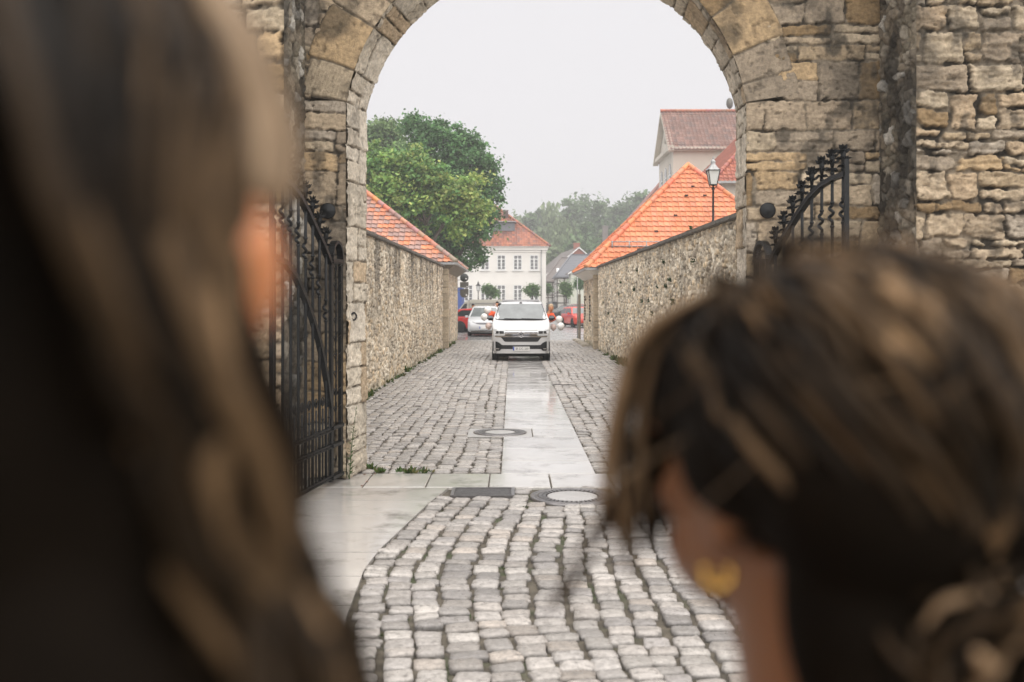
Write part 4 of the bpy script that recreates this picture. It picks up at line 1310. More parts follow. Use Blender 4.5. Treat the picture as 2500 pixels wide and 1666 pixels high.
car('parked_car', 'dark grey off road car seen from behind beside the white house', (6.0, 146, 0), R(180), paint('anthracite paint', (.05, .053, .055)), L=4.6, W=1.95, H=1.85, hood=1.15, belt=1.15, r=.38, rr_=4.2, rb=4.55, group=G)
car('parked_car', 'silver off road car parked under the small round tree', (9.2, 124, 0), R(-100), paint('light silver paint', (.52, .53, .55)), L=4.6, W=1.88, H=1.72, hood=1.1, belt=1.1, r=.36, rr_=4.1, rb=4.5, group=G)
car('parked_car', 'light silver saloon in front of the silver off road car', (9.2, 116, 0), R(-72), paint('pale silver paint', (.60, .60, .61)), L=4.5, W=1.8, H=1.42, group=G)
car('parked_car', 'dark red car showing its tail light behind the timber post', (9.2, 128, 0), R(160), paint('dark red paint', (.22, .02, .02)), L=4.2, W=1.78, H=1.55, group=G)

# beige camper truck and blue lorry on the left
M_beige = mat('beige coachwork', (.50, .48, .42), .45, var=.06, scale=2)
t = thing('camper_truck', 'old beige box camper truck parked behind the silver car', 'truck', (-2.6, 76, 0))
o = MB(); o.box((.75, 1.1, 1.42), (2.9, 2.1, 1.25), bevel=.12); o.build('box_body', M_beige, t)
o = MB(); o.prism([(-.7, .1, .70), (-1.62, .1, .70), (-1.58, .1, 1.15), (-1.0, .1, 1.88), (-.7, .1, 1.98)], (0, 2.0, 0)); o.build('cab', M_beige, t)
o = MB(); o.prism([(-.85, .085, 1.22), (-1.42, .085, 1.22), (-1.02, .085, 1.72), (-.85, .085, 1.76)], (0, .02, 0)); o.build('side_window', M_glassd, t)
o = MB(); o.box((1.62, .03, 1.50), (.95, .04, .62)); pw = o.build('picture_panel', mat('brown photo panel', (.30, .25, .23), .5, var=.5, scale=1.6), t)
o = MB(); o.ell((1.40, .01, 1.52), (.12, .012, .20), 12, 8); o.ell((1.95, .01, 1.55), (.10, .012, .16), 12, 8); o.build('pale_figures', mat('pale print', (.62, .52, .48), .5), pw)
o = MB(); o.box((.75, .02, 1.75), (2.8, .03, .05)); o.box((.75, .02, 1.35), (2.8, .03, .03)); o.build('trim_strip', M_zinc, t)
o = MB(); o.box((.3, 1.1, .62), (3.5, 1.8, .3)); o.build('chassis', M_blk, t)
for x in (-1.0, 1.5):
    for y, s in ((.15, -1), (2.05, 1)):
        o = MB(); o.lathe([(.2, -.1), (.34, -.1), (.36, 0), (.34, .1), (.2, .1)], (x, y, .36), 22, axis='y'); wo = o.build('wheel', M_tyre, t)
        o = MB(); o.lathe([(.2, s * .06), (.2, s * .1), (.02, s * .11)], (x, y, .36), 16, axis='y'); o.build('rim', M_rim, wo)
t = thing('delivery_truck', 'blue tarpaulin lorry showing behind the road signs on the left', 'truck', (-5.0, 84, 0))
M_tarp = mat('blue tarpaulin', (.07, .12, .36), .55, var=.12, scale=2)
o = MB(); o.box((-.3, 2.5, 1.95), (2.1, 5.0, 2.3), bevel=.05); o.build('tarpaulin_box', M_tarp, t)
o = MB(); o.prism([(.62, -.05, .9), (1.62, -.05, .9), (1.62, -.05, 1.35), (1.25, -.05, 1.75), (.62, -.05, 1.78)], (0, 2.0, 0)); o.build('cab', M_tarp, t)
o = MB(); o.box((0, 2.4, .62), (2.6, 5.2, .25)); o.build('chassis', M_blk, t)
for x in (-1.1, 1.1):
    for y in (.7, 4.2):
        o = MB(); o.lathe([(.2, -.12), (.38, -.12), (.42, 0), (.38, .12), (.2, .12)], (x, y, .42), 22, axis='x'); wo = o.build('wheel', M_tyre, t)
        o = MB(); o.lathe([(.22, .08), (.22, .13), (.02, .13)], (x, y, .42), 14, axis='x'); o.build('rim', M_rim, wo)

# road signs seen from behind, fixed to the left gatehouse corner
M_signb = mat('sign back grey', (.045, .05, .048), .5, .2, var=.1, scale=9)
M_signb2 = mat('sign back brown grey', (.12, .115, .10), .5, .2, var=.15, scale=9)
Ys = 51.3
def sign(label, parts, z0):
    t = thing('road_sign', label, 'road sign', (PX(1133.5, 700, Ys).x, Ys, 0), 0, 'road signs seen from behind on the left')
    return t
k = Ys / F; zz = lambda py: CZ - (py - 734) * k
t = sign('round dark road sign seen from behind, topmost on the left corner', None, 0)
o = MB(); o.lathe([(.215, -.012), (.22, 0), (.215, .012)], (0, 0, zz(678.5)), 32, axis='y'); o.build('disc', M_signb, t)
o = MB(); o.box((-.22, .03, zz(684)), (.30, .03, .03)); o.build('bracket', M_zinc, t)
o = MB(); o.ell((.09, -.014, zz(681)), (.045, .006, .035), 10, 6); o.build('white_sticker', M_plate, t)
t = sign('square grey road sign seen from behind under the round one', None, 0)
o = MB(); o.box((0, 0, zz(695.5)), (.44, .02, .27), bevel=.008); o.build('panel', M_signb2, t)
o = MB(); o.box((-.22, .03, zz(703)), (.62, .03, .03)); o.build('bracket', M_zinc, t)
o = MB(); o.ell((.15, -.012, zz(700)), (.05, .006, .02), 10, 6); o.build('white_sticker', M_plate, t)
t = sign('large brown grey road sign with rounded bottom, lowest of the stack', None, 0)
o = MB(); r = .20; zb_ = zz(727); zt = zz(706)
pl = [(.22, 0, zt), (-.22, 0, zt)] + [(-.22 + r * (1 - math.cos(a)), 0, zb_ + r * (1 - math.sin(a))) for a in np.linspace(0, math.pi / 2, 7)] + [(.22 - r * (1 - math.cos(a)), 0, zb_ + r * (1 - math.sin(a))) for a in np.linspace(math.pi / 2, 0, 7)]
o.prism(pl, (0, .02, 0)); o.build('panel', M_signb2, t)
o = MB(); o.box((-.22, .03, zz(712)), (.62, .03, .03)); o.build('bracket', M_zinc, t)
o = MB(); o.ell((.11, -.012, zz(721)), (.05, .006, .05), 10, 6); o.build('white_sticker', M_plate, t)
t = thing('sign_post', 'thin steel post by the left gatehouse corner carrying the road signs', 'post', (PX(1133.5, 700, Ys).x - .36, Ys, 0))
o = MB(); o.tube([(0, .05, 0), (0, .05, zz(664))], .03, 10); o.build('shaft', M_zinc, t)
o = MB(); o.ell((0, .05, zz(664)), .034, 10, 6); o.build('cap', M_blk, t)

# ================================================================== BUILDINGS BEHIND
M_render = mat('white render', (.80, .775, .735), .8, var=.05, scale=.6, bump=.003, bscale=30)
M_cream = mat('cream render', (.62, .575, .50), .8, var=.07, scale=.5, bump=.004, bscale=20, dark=(.46, .42, .36), dscale=.25)
M_frame = mat('white window frame', (.80, .80, .79), .45)
M_pane = mat('window pane', (.20, .20, .205), .10, spec=.9, var=.3, scale=.7)
M_slate = mat('blue grey slate', (.155, .16, .18), .55, var=.14, scale=5)
M_slateb = mat('brown grey tiles', (.185, .16, .15), .65, var=.16, scale=4)
M_brick = mat('red brick', (.36, .13, .09), .8, var=.18, scale=5)
M_timber = mat('dark timber', (.07, .055, .045), .7, var=.2, scale=6)

def window(parent, x, y, z, w, h, rows=(.28, .24, .24, .24), arch=False, facing=-1):
    """casement in the plane y = const facing -Y; x,z centre"""
    f = MB(); ft = .09
    f.box((x, y - .03, z + h / 2 - ft / 2), (w, .10, ft)); f.box((x, y - .03, z - h / 2 + ft / 2), (w, .10, ft))
    for s in (-1, 1): f.box((x + s * (w / 2 - ft / 2), y - .031, z), (ft, .10, h - 2 * ft))
    f.box((x, y - .05, z - h * .06), (.16, .08, h * .70)); zz_ = z + h / 2 - rows[0] * h
    f.box((x, y - .052, zz_), (w - 2 * ft, .08, .10)); f.box((x, y - .05, z + h / 2 - rows[0] * h / 2), (.08, .07, rows[0] * h - ft))
    for k in (1, 2):
        zb_ = zz_ - sum(rows[1:1 + k]) * h
        f.box((x, y - .04, zb_), (w - 2 * ft, .05, .045))
    f.box((x, y - .07, z - h / 2 - .06), (w + .34, .20, .09))
    wo = f.build('window', M_frame, parent, WOFF)
    p = MB(); p.box((x, y - .004, z), (w - 2 * ft, .02, h - 2 * ft)); p.build('pane', M_pane, wo)
    p = MB()
    for s in (-1, 1): p.box((x + s * (w / 2 + .10), y - .012, z), (.18, .03, h + .30))
    p.box((x, y - .012, z + h / 2 + .11), (w, .03, .18))
    p.build('surround', M_render, wo)
    for c in wo.children: c.data.transform(Matrix.Translation(-Vector(WOFF)))

YH = 115.0
hx = lambda px: (px - 1250) * YH / F
hz = lambda py: CZ - (py - 734) * YH / F
WOFF = (-5, YH, 0)
th_ = thing('town_house', 'large white rendered house with red tiled hip roof facing the square', 'house', WOFF)
XR, XL, DEP = 3.93, -16.0, 15.5
ze = hz(604)
o = MB(); o.box(((XR + XL) / 2, YH + DEP / 2, ze / 2), (XR - XL, DEP, ze)); o.build('wall', M_render, th_, WOFF)
o = MB()
o.box(((XR + XL) / 2, YH - .10, ze - .16), (XR - XL + .3, .24, .34)); o.box(((XR + XL) / 2, YH - .05, ze - .48), (XR - XL + .12, .12, .18)); o.box(((XR + XL) / 2, YH - .18, ze + .05), (XR - XL + .6, .40, .12))
o.box((XR + .10, YH + DEP / 2, ze - .16), (.24, DEP, .34)); o.box((XR + .2, YH + DEP / 2, ze + .05), (.40, DEP + .3, .12))
o.build('cornice', M_render, th_, WOFF)
o = MB(); o.box((XR - .3, YH - .035, ze / 2 - .4), (.55, .07, ze - 1.0)); o.box(((XR + XL) / 2, YH - .03, .35), (XR - XL, .06, .7)); o.build('pilaster', M_render, th_, WOFF)
for px in (1064, 1104, 1144, 1184, 1224, 1264, 1304):
    window(th_, hx(px), YH, (hz(623) + hz(660)) / 2, .98, hz(623) - hz(660))
    if px != 1104: window(th_, hx(px), YH, (hz(696) + hz(736)) / 2, .98, hz(696) - hz(736))
rx0, rx1, ry0, ry1 = XL - .45, XR + .48, YH - .45, YH + DEP + .45
zr0 = ze + .08; zr1 = zr0 + 6.6
rin = 8.2
A, B_, C_, D_ = (rx0, ry0, zr0), (rx1, ry0, zr0), (rx1, ry1, zr0), (rx0, ry1, zr0)
t0, t1 = (rx0 + rin, (ry0 + ry1) / 2, zr1), (rx1 - rin, (ry0 + ry1) / 2, zr1)
HT = [(.328, .121, .074), (.374, .144, .086), (.281, .109, .078), (.351, .129, .078), (.234, .117, .094), (.406, .156, .090)]
tile_face('roof_slope', A, B_, t0, t1, HT, .30, .42, th_, WOFF, 700, 3, .06, .05)
tile_face('roof_slope', B_, C_, t1, t1, HT, .30, .42, th_, WOFF, 701, 3, .06, .05)
tile_face('roof_slope', D_, A, t0, t0, HT, .45, .5, th_, WOFF, 702, 2, .05, .05)
tile_face('roof_slope', C_, D_, t1, t0, HT, .45, .5, th_, WOFF, 703, 2, .05, .05)
ridge('hip_tiles', Vector(B_) + Vector((0, 0, .05)), Vector(t1) + Vector((0, 0, .1)), .15, .45, HT, th_, WOFF, 5)
ridge('hip_tiles', Vector(t0) + Vector((0, 0, .08)), Vector(t1) + Vector((0, 0, .1)), .15, .45, HT, th_, WOFF, 6)
# dormers
sl = 6.6 / ((ry1 - ry0) / 2)
def roofy(z): return ry0 + (z - zr0) / sl
za, zb_ = hz(563.5) + .1, hz(541)
o = MB(); xa, xb2 = hx(1203), hx(1257)
o.prism([(xa, roofy(za) - .15, za), (xa, roofy(za) - .15, zb_), (xa, roofy(zb_) + 1.6, zb_ + .5), (xa, roofy(zb_) + .3, za)], (xb2 - xa, 0, 0)); dm = o.build('dormer', M_slate, th_, WOFF)
o = MB(); o.box(((xa + xb2) / 2, roofy(za) + .5, zb_ + .10), (xb2 - xa + .3, 2.0, .10)); o.build('dormer_roof', M_zinc, th_, WOFF)
xa, xb2 = hx(1173), hx(1201); za2, zb2 = hz(580), hz(548)
o = MB(); o.prism([(xa, roofy(za2) - .1, za2), (xa, roofy(za2) - .1, zb2), (xa, roofy(zb2) + 1.2, zb2 + .4), (xa, roofy(zb2), za2)], (xb2 - xa, 0, 0)); dm = o.build('dormer', M_slate, th_, WOFF)
window(th_, hx(1186.5), roofy(za2) - .11, (hz(556) + hz(576.5)) / 2, .80, hz(556) - hz(576.5), rows=(.5, .25, .25, .0))
o = MB(); o.tube([(XR - .55, YH - .12, .2), (XR - .55, YH - .12, ze - .2)], .055, 8); o.build('downpipe', M_zinc, th_, WOFF)
o = MB(); o.lathe([(.3, zr0 + 3.6), (.3, zr0 + 4.5), (.36, zr0 + 4.5), (.36, zr0 + 4.6), (.1, zr0 + 4.7)], (hx(1234), roofy(zr0 + 3.7), 0), 14); o.build('roof_vent', M_zinc, th_, WOFF)

# ------------------------------------------------------------------ cream building with gable, upper right
cb_ = (18.5, 84, 0)
cg = thing('gabled_building', 'tall cream building with a red tiled roof and round gable medallion', 'building', cb_)
gx0, gx1, gy0, gy1, ge, gt = 12.95, 27, 80.0, 87.6, 14.35, 17.75
gm = (gy0 + gy1) / 2
o = MB(); o.box(((gx0 + gx1) / 2, gm, ge / 2), (gx1 - gx0, gy1 - gy0, ge))
o.prism([(gx0, gy0, ge), (gx0, gy1, ge), (gx0, gm, gt)], (gx1 - gx0, 0, 0)); o.build('wall', M_cream, cg, cb_)
dy = (gt - ge) / (gm - gy0)
A, B_ = (gx0 - .45, gy0 - .5, ge - .5 * dy + .12), (gx1, gy0 - .5, ge - .5 * dy + .12)
tile_face('roof_slope', A, B_, (gx0 - .45, gm, gt + .12), (gx1, gm, gt + .12), [(.25, .155, .13), (.28, .165, .135), (.21, .145, .13), (.31, .19, .16), (.24, .14, .115)], .30, .38, cg, cb_, 720, 4, .06, .06)
tile_face('roof_slope', (gx1, gy1 + .5, A[2]), (gx0 - .45, gy1 + .5, A[2]), (gx1, gm, gt + .12), (gx0 - .45, gm, gt + .12), REDTILE, .5, .5, cg, cb_, 721, 2, .05, .05)
ridge('ridge_tiles', (gx0 - .45, gm, gt + .2), (gx1, gm, gt + .2), .14, .42, REDTILE, cg, cb_, 9)
o = MB()
for s, yy in ((1, gy0 - .5), (-1, gy1 + .5)):
    o.bar((gx0 - .25, yy, A[2] - .1), (gx0 - .25, gm, gt - .03), .45, .18)
o.box((gx0 - .18, gm, ge - .10), (.40, gy1 - gy0 + .7, .30)); o.box(((gx0 + gx1) / 2, gy0 - .18, ge - .22), (gx1 - gx0, .40, .30))
o.build('cornice', M_cream, cg, cb_)
o = MB(); o.lathe([(.62, -.06), (.62, .02), (.50, .04), (.48, -.02), (.01, -.02)], (gx0 - .02, gm, ge + 1.45), 24, axis='x'); o.build('medallion', M_cream, cg, cb_)
for k in (-1, 0, 1):
    yc = gm + k * 2.25
    o = MB(); w, hb, ht = .55, 9.6, 12.6
    pl = [(gx0 - .03, yc - w, hb), (gx0 - .03, yc + w, hb)] + [(gx0 - .03, yc + w * math.cos(a), ht + w * math.sin(a)) for a in np.linspace(0, math.pi, 10)]
    o.prism(pl, (.06, 0, 0)); wo = o.build('arched_window', M_pane, cg, cb_)
    o = MB(); o.box((gx0 - .05, yc, (hb + ht) / 2 + .2), (.06, .10, ht - hb + .5)); o.box((gx0 - .05, yc, ht - .4), (.06, 1.0, .12)); o.box((gx0 - .05, yc, hb + 1.1), (.06, 1.0, .07))
    o.box((gx0 - .10, yc, hb - .1), (.25, 1.5, .16)); o.build('frame', M_frame, wo, cb_)
o = MB()
pts = []
o.tube([(18.3, gm, gt + .2), (18.3, gm, gt + 1.0)], .04, 6); o.lathe([(.05, .0), (.28, .05), (.45, .16), (.47, .16), (.28, .03), (.02, -.02)], (18.3, gm - .25, gt + .80), 18, axis='y')
for i, p in enumerate(o.v): o.v[i] = (18.3 + (p[0] - 18.3) * .62, p[1], p[2])
o.build('satellite_dish', M_signb2, cg, cb_)
# lower wing with hip roof in front
wb = (20, 70, 0)
wg = thing('hip_roofed_wing', 'lower cream wing with steep bright red tiled hip roof', 'building', wb)
wx0, wy0, wx1, wy1, wz = 12.4, 61.6, 30, 79.7, 9.35
o = MB(); o.box(((wx0 + wx1) / 2 + .35, (wy0 + wy1) / 2 + .3, wz / 2), (wx1 - wx0 - .7, wy1 - wy0 - .6, wz)); o.build('wall', M_cream, wg, wb)
WT = [(.343, .109, .070), (.382, .129, .078), (.312, .098, .066), (.359, .117, .078)]
h2 = 8.0
tile_face('roof_slope', (wx0, wy0, wz), (wx1, wy0, wz), (wx0 + h2, wy0 + h2, wz + h2), (wx1 - h2, wy0 + h2, wz + h2), WT, .28, .36, wg, wb, 740, 4, .05, .05)
tile_face('roof_slope', (wx0, wy1, wz), (wx0, wy0, wz), (wx0 + h2, wy1, wz + h2), (wx0 + h2, wy0 + h2, wz + h2), WT, .28, .36, wg, wb, 741, 4, .05, .05)
ridge('hip_tiles', (wx0, wy0, wz + .06), (wx0 + h2, wy0 + h2, wz + h2 + .1), .14, .42, WT, wg, wb, 3)
o = MB(); o.bar((wx0, wy0 - .03, wz - .05), (wx1, wy0 - .03, wz - .05), .14, .12); o.tube([(14.9, wy0 - .05, wz - .1), (14.7, wy0 + .2, wz - .9), (14.7, wy0 + .25, 0)], .06, 8); o.build('gutter', M_zinc, wg, wb)
# dark eave seen left of the orange roof
# ------------------------------------------------------------------ far houses
def gable_house(name, label, c, L, W, ze_, zr_, rz, wallm, roofm, timber=False, chimney=None, brick=False, skylight=False):
    t = thing(name, label, 'house', c, rz, 'small old houses beyond the square')
    o = MB(); o.box((0, 0, ze_ / 2), (W, L, ze_)); o.build('wall', wallm, t)
    o = MB()
    for s in (-1, 1): o.prism([(-W / 2, s * L / 2, ze_), (W / 2, s * L / 2, ze_), (0, s * L / 2, zr_)], (0, -s * .12, 0))
    o.build('gable', M_brick if brick else wallm, t)
    sl_ = (zr_ - ze_) / (W / 2)
    o = MB()
    for s in (-1, 1):
        a = (s * (W / 2 + .4), -L / 2 - .3, ze_ - .4 * sl_ + .06); b_ = (0, -L / 2 - .3, zr_ + .06)
        o.prism([a, b_, (b_[0], b_[1], b_[2] + .2), (a[0], a[1], a[2] + .2)], (0, L + .6, 0))
    rf = o.build('roof', roofm, t)
    o = MB()
    for s in (-1, 1): o.bar((s * (W / 2 + .4), -L / 2 - .32, ze_ - .4 * sl_ + .14), (0, -L / 2 - .32, zr_ + .14), .10, .16)
    o.build('verge_board', M_frame, t)
    # tile courses as slight steps
    o = MB()
    n = 14
    for s in (-1, 1):
        for k in range(n):
            f = (k + .5) / n; x = s * (W / 2 + .4) * (1 - f); z = (ze_ - .4 * sl_) * (1 - f) + zr_ * f + .27
            o.box((x, 0, z), (.05, L + .58, .03))
    o.build('roof_courses', roofm, t)
    if timber:
        o = MB()
        n = max(4, int(W / 1.0))
        for k in range(n + 1):
            x = -W / 2 + W * k / n; o.box((x, -L / 2 - .03, ze_ / 2), (.13, .08, ze_))
        for z in (ze_ * .12, ze_ * .40, ze_ * .55, ze_ * .75, ze_ - .1): o.box((0, -L / 2 - .034, z), (W, .08, .14))
        n2 = max(4, int(L / 1.0))
        for k in range(n2 + 1):
            y = -L / 2 + L * k / n2; o.box((-W / 2 - .03, y, ze_ / 2), (.08, .13, ze_))
        for z in (ze_ * .12, ze_ * .40, ze_ * .55, ze_ * .75, ze_ - .1): o.box((-W / 2 - .034, 0, z), (.08, L, .14))
        for x in (-W / 4, W / 4): o.bar((x - .5, -L / 2 - .036, ze_ * .56), (x + .5, -L / 2 - .036, ze_ * .74), .08, .13, up=(0, 1, 0))
        o.build('timber_frame', M_timber, t)
        for k in range(3):
            x = -W / 3 + W / 3 * k
            for z in (ze_ * .27, ze_ * .65):
                o = MB(); o.box((x, -L / 2 - .04, z), (.62, .06, .85)); wo = o.build('window', M_pane, t)
                o = MB(); o.box((x, -L / 2 - .075, z), (.07, .03, .85)); o.box((x, -L / 2 - .075, z + .43), (.72, .04, .07)); o.box((x, -L / 2 - .075, z - .43), (.72, .04, .07)); o.build('frame', M_frame, wo)
    if chimney:
        o = MB(); o.box((chimney[0], chimney[1], chimney[2] - 1.2), (.9, .9, 2.6)); o.box((chimney[0], chimney[1], chimney[2] + .15), (1.05, 1.05, .16)); o.build('chimney', M_slateb if not brick else M_brick, t)
    if skylight:
        x = -W * .22; z = zr_ - abs(x) * sl_ + .34
        o = MB(); o.box((x, -L * .15, z), (1.2, .8, .10), rot=(0, -math.atan(sl_), 0)); o.build('skylight', M_frame, t)
    return t
def H(px, Y): return (px - 1250) * Y / F

def hip_house(name, label, x0, x1, y0, y1, ze_, zr_, ins, wallm, roofm, timber=False, skylight=False, chimney=None):
    c = ((x0 + x1) / 2, (y0 + y1) / 2, 0); W, D = x1 - x0, y1 - y0
    t = thing(name, label, 'house', c, 0, 'small old houses beyond the square')
    o = MB(); o.box((0, 0, ze_ / 2), (W - .7, D - .7, ze_)); o.build('wall', wallm, t)
    o = MB(); a, d = W / 2, D / 2
    base = [(-a, -d, ze_ - .1), (a, -d, ze_ - .1), (a, d, ze_ - .1), (-a, d, ze_ - .1)]
    low = [(x, y, z - .18) for x, y, z in base]
    top = [(-a + ins, 0, zr_), (a - ins * .4, 0, zr_)]
    o.add(base + low + top, [(0, 1, 9, 8), (1, 2, 9), (2, 3, 8, 9), (3, 0, 8), (4, 7, 6, 5), (0, 4, 5, 1), (1, 5, 6, 2), (2, 6, 7, 3), (3, 7, 4, 0)])
    rf = o.build('roof', roofm, t)
    o = MB()
    n = 13
    for k in range(n):
        f = (k + .5) / n; z = (ze_ - .1) * (1 - f) + zr_ * f + .035; y = -d * (1 - f)
        xa = -a + ins * f; xb_ = a - ins * .4 * f
        o.box(((xa + xb_) / 2, y, z - .02), (xb_ - xa - .1, .05, .035))
    for xe, xi in ((-a, -a + ins),): o.bar((xe, -d, ze_ - .05), (xi, 0, zr_ + .06), .22, .10)
    o.bar((-a + ins, 0, zr_ + .05), (a - ins * .4, 0, zr_ + .05), .25, .12)
    o.build('roof_courses', roofm, t)
    w, dd = W - .7, D - .7
    if timber:
        o = MB(); n = max(5, int(w / .95))
        for k in range(n + 1): o.box((-w / 2 + w * k / n, -dd / 2 - .03, ze_ / 2 - .1), (.13, .08, ze_ - .3))
        for z in (.3, ze_ * .30, ze_ * .48, ze_ * .56, ze_ * .80, ze_ - .35): o.box((0, -dd / 2 - .036, z), (w, .08, .12))
        n2 = 3
        for k in range(n2 + 1): o.box((-w / 2 - .015, -dd / 2 + dd * k / n2, ze_ / 2 - .1), (.04, .13, ze_ - .3))
        for z in (.3, ze_ * .30, ze_ * .48, ze_ * .56, ze_ * .80, ze_ - .35): o.box((-w / 2 - .018, 0, z), (.04, dd, .10))
        for k in range(0, n, 3): o.bar((-w / 2 + w * k / n, -dd / 2 - .038, ze_ * .57), (-w / 2 + w * (k + 1) / n, -dd / 2 - .038, ze_ * .79), .08, .11, up=(0, 1, 0))
        o.build('timber_frame', M_timber, t)
        for k in range(1, n - 1, 2):
            x = -w / 2 + w * (k + .5) / n
            for z in (ze_ * .36, ze_ * .68):
                o = MB(); o.box((x, -dd / 2 - .02, z), (.60, .06, .80)); wo = o.build('window', M_pane, t)
                o = MB(); o.box((x, -dd / 2 - .055, z), (.07, .03, .8)); o.box((x, -dd / 2 - .056, z + .40), (.68, .04, .07)); o.box((x, -dd / 2 - .056, z - .40), (.68, .04, .07)); o.build('frame', M_frame, wo)
    if skylight:
        f = .42; o = MB(); o.box((-w * .26, -d * (1 - f), ze_ * (1 - f) + zr_ * f + .05), (.42, .95, .10), rot=(math.atan2(zr_ - ze_, d), 0, 0)); o.build('skylight', M_frame, t)
    if chimney:
        o = MB(); o.box((chimney[0], chimney[1], chimney[2] - 1.3), (.85, .85, 2.6)); o.box((chimney[0], chimney[1], chimney[2] + .06), (1.0, 1.0, .16)); o.build('chimney', M_slateb, t)
    return t
gable_house('timbered_house', 'timbered house with brown grey roof and red brick gable beside the white house', (H(1392, 170), 171, 0), 20, 11.5, 5.6, 10.4, R(5), M_render, M_slateb, timber=True, chimney=(.1, -7, 11.2), brick=True)
hip_house('timbered_house', 'lower timbered house whose brown grey roof carries a skylight', 4.7, 13.5, 149.5, 159, 5.0, 8.6, 2.9, M_render, M_slateb, timber=True, skylight=True)
hip_house('timbered_house', 'half timbered house with blue grey slate roof behind the small round tree', 6.0, 15.5, 139.5, 149, 5.45, 8.6, 2.6, M_render, M_slate, timber=True)
hip_house('tall_house', 'grey roofed house with tall chimney rising behind the orange roof', 11.2, 28, 158, 172, 8.6, 13.6, 7.0, M_cream, M_slate, chimney=(-4.5, -3.6, 13.9))
gable_house('narrow_house', 'pale narrow house between the slate roof and the timber post', (H(1421, 134), 135, 0), 5, 3.2, 5.6, 6.5, R(0), mat('pale green render', (.60, .62, .54), .8, var=.06, scale=.6), M_slateb)
hip_house('gabled_house', 'house whose dark red eave shows just left of the orange roof hip', 11.75, 24, 95, 105, 10.3, 15.5, 4.5, M_cream, mat('dark red tiles', (.26, .13, .11), .6, var=.15, scale=4))

# ================================================================== STREET LAMPS
M_lglass = mat('lantern glass', (.72, .72, .70), .15, spec=.8)
def street_lamp(label, x, y, zl, s=1.0):
    t = thing('street_lamp', label, 'street lamp', (x, y, 0), 0, 'old style lantern street lamps')
    o = MB(); o.lathe([(.11, 0), (.11, .5), (.075, .6), (.055, .9), (.05, zl * .75), (.065, zl * .752), (.065, zl * .765), (.042, zl * .77), (.036, zl - .18), (.06, zl - .16), (.06, zl - .12), (.03, zl - .10), (.03, zl)], n=12); o.build('pole', M_iron, t)
    o = MB()
    w0, w1, h = .13 * s, .235 * s, .50 * s
    for i in range(4):
        a = math.pi / 4 + i * math.pi / 2; b_ = a + math.pi / 2
        p = lambda a, w, z: (w * math.cos(a) * 1.2, w * math.sin(a) * 1.2, zl + z)
        o.bar(p(a, w0, 0), p(a, w1, h), .022, .022); o.bar(p(a, w1, h), p(b_, w1, h), .04, .03); o.bar(p(a, w0, 0), p(b_, w0, 0), .03, .03)
    for s_ in (-1, 1): o.tube([(0, 0, zl - .12), (s_ * .12, 0, zl - .06), (s_ * .15, 0, zl + .01)], .012, 6)
    o.build('lantern_frame', M_iron, t)
    o = MB(); q = .95
    vs = []
    for w, z in ((w0 * q, .02), (w1 * q, h - .01)):
        for i in range(4):
            a = math.pi / 4 + i * math.pi / 2; vs.append((w * 1.2 * math.cos(a), w * 1.2 * math.sin(a), zl + z))
    o.add(vs, [(0, 1, 5, 4), (1, 2, 6, 5), (2, 3, 7, 6), (3, 0, 4, 7), (3, 2, 1, 0), (4, 5, 6, 7)]); o.build('lantern_glass', M_lglass, t)
    o = MB()
    o.lathe([(w1 * 1.22, zl + h), (w1 * .75, zl + h + .09 * s), (.085 * s, zl + h + .20 * s), (.075 * s, zl + h + .28 * s), (.10 * s, zl + h + .29 * s), (.05 * s, zl + h + .36 * s), (.02, zl + h + .40 * s), (.03, zl + h + .43 * s), (.004, zl + h + .50 * s)], n=8, smooth=False); o.build('lantern_roof', M_zinc if s > 1 else M_iron, t)
    return t
LY = 35.0
street_lamp('black lantern street lamp rising behind the right wall before the orange roof', (1741 - 1250) * LY / F, LY, CZ + (734 - 452) * LY / F, 1.02)
LY = 96.0
street_lamp('small black lantern street lamp in front of the white house', (1167.5 - 1250) * LY / F, LY, CZ + (734 - 710) * LY / F, .95)

# ================================================================== TREES AND PLANTS
def leafmat(name, tl=.35):
    m = mat(name, attr=True, rough=.5, spec=.35)
    nt = m.node_tree; N, L = nt.nodes, nt.links
    b = N['Principled BSDF']; out = [n for n in N if n.type == 'OUTPUT_MATERIAL'][0]
    tr = N.new('ShaderNodeBsdfTranslucent'); at = [n for n in N if n.type == 'ATTRIBUTE'][0]
    L.new(at.outputs['Color'], tr.inputs['Color'])
    mx = N.new('ShaderNodeMixShader'); mx.inputs[0].default_value = tl
    L.new(b.outputs[0], mx.inputs[1]); L.new(tr.outputs[0], mx.inputs[2]); L.new(mx.outputs[0], out.inputs['Surface'])
    return m
M_leaf = leafmat('tree foliage')
M_bark = mat('bark', (.085, .07, .055), .85, var=.3, scale=6, bump=.02, bscale=20)

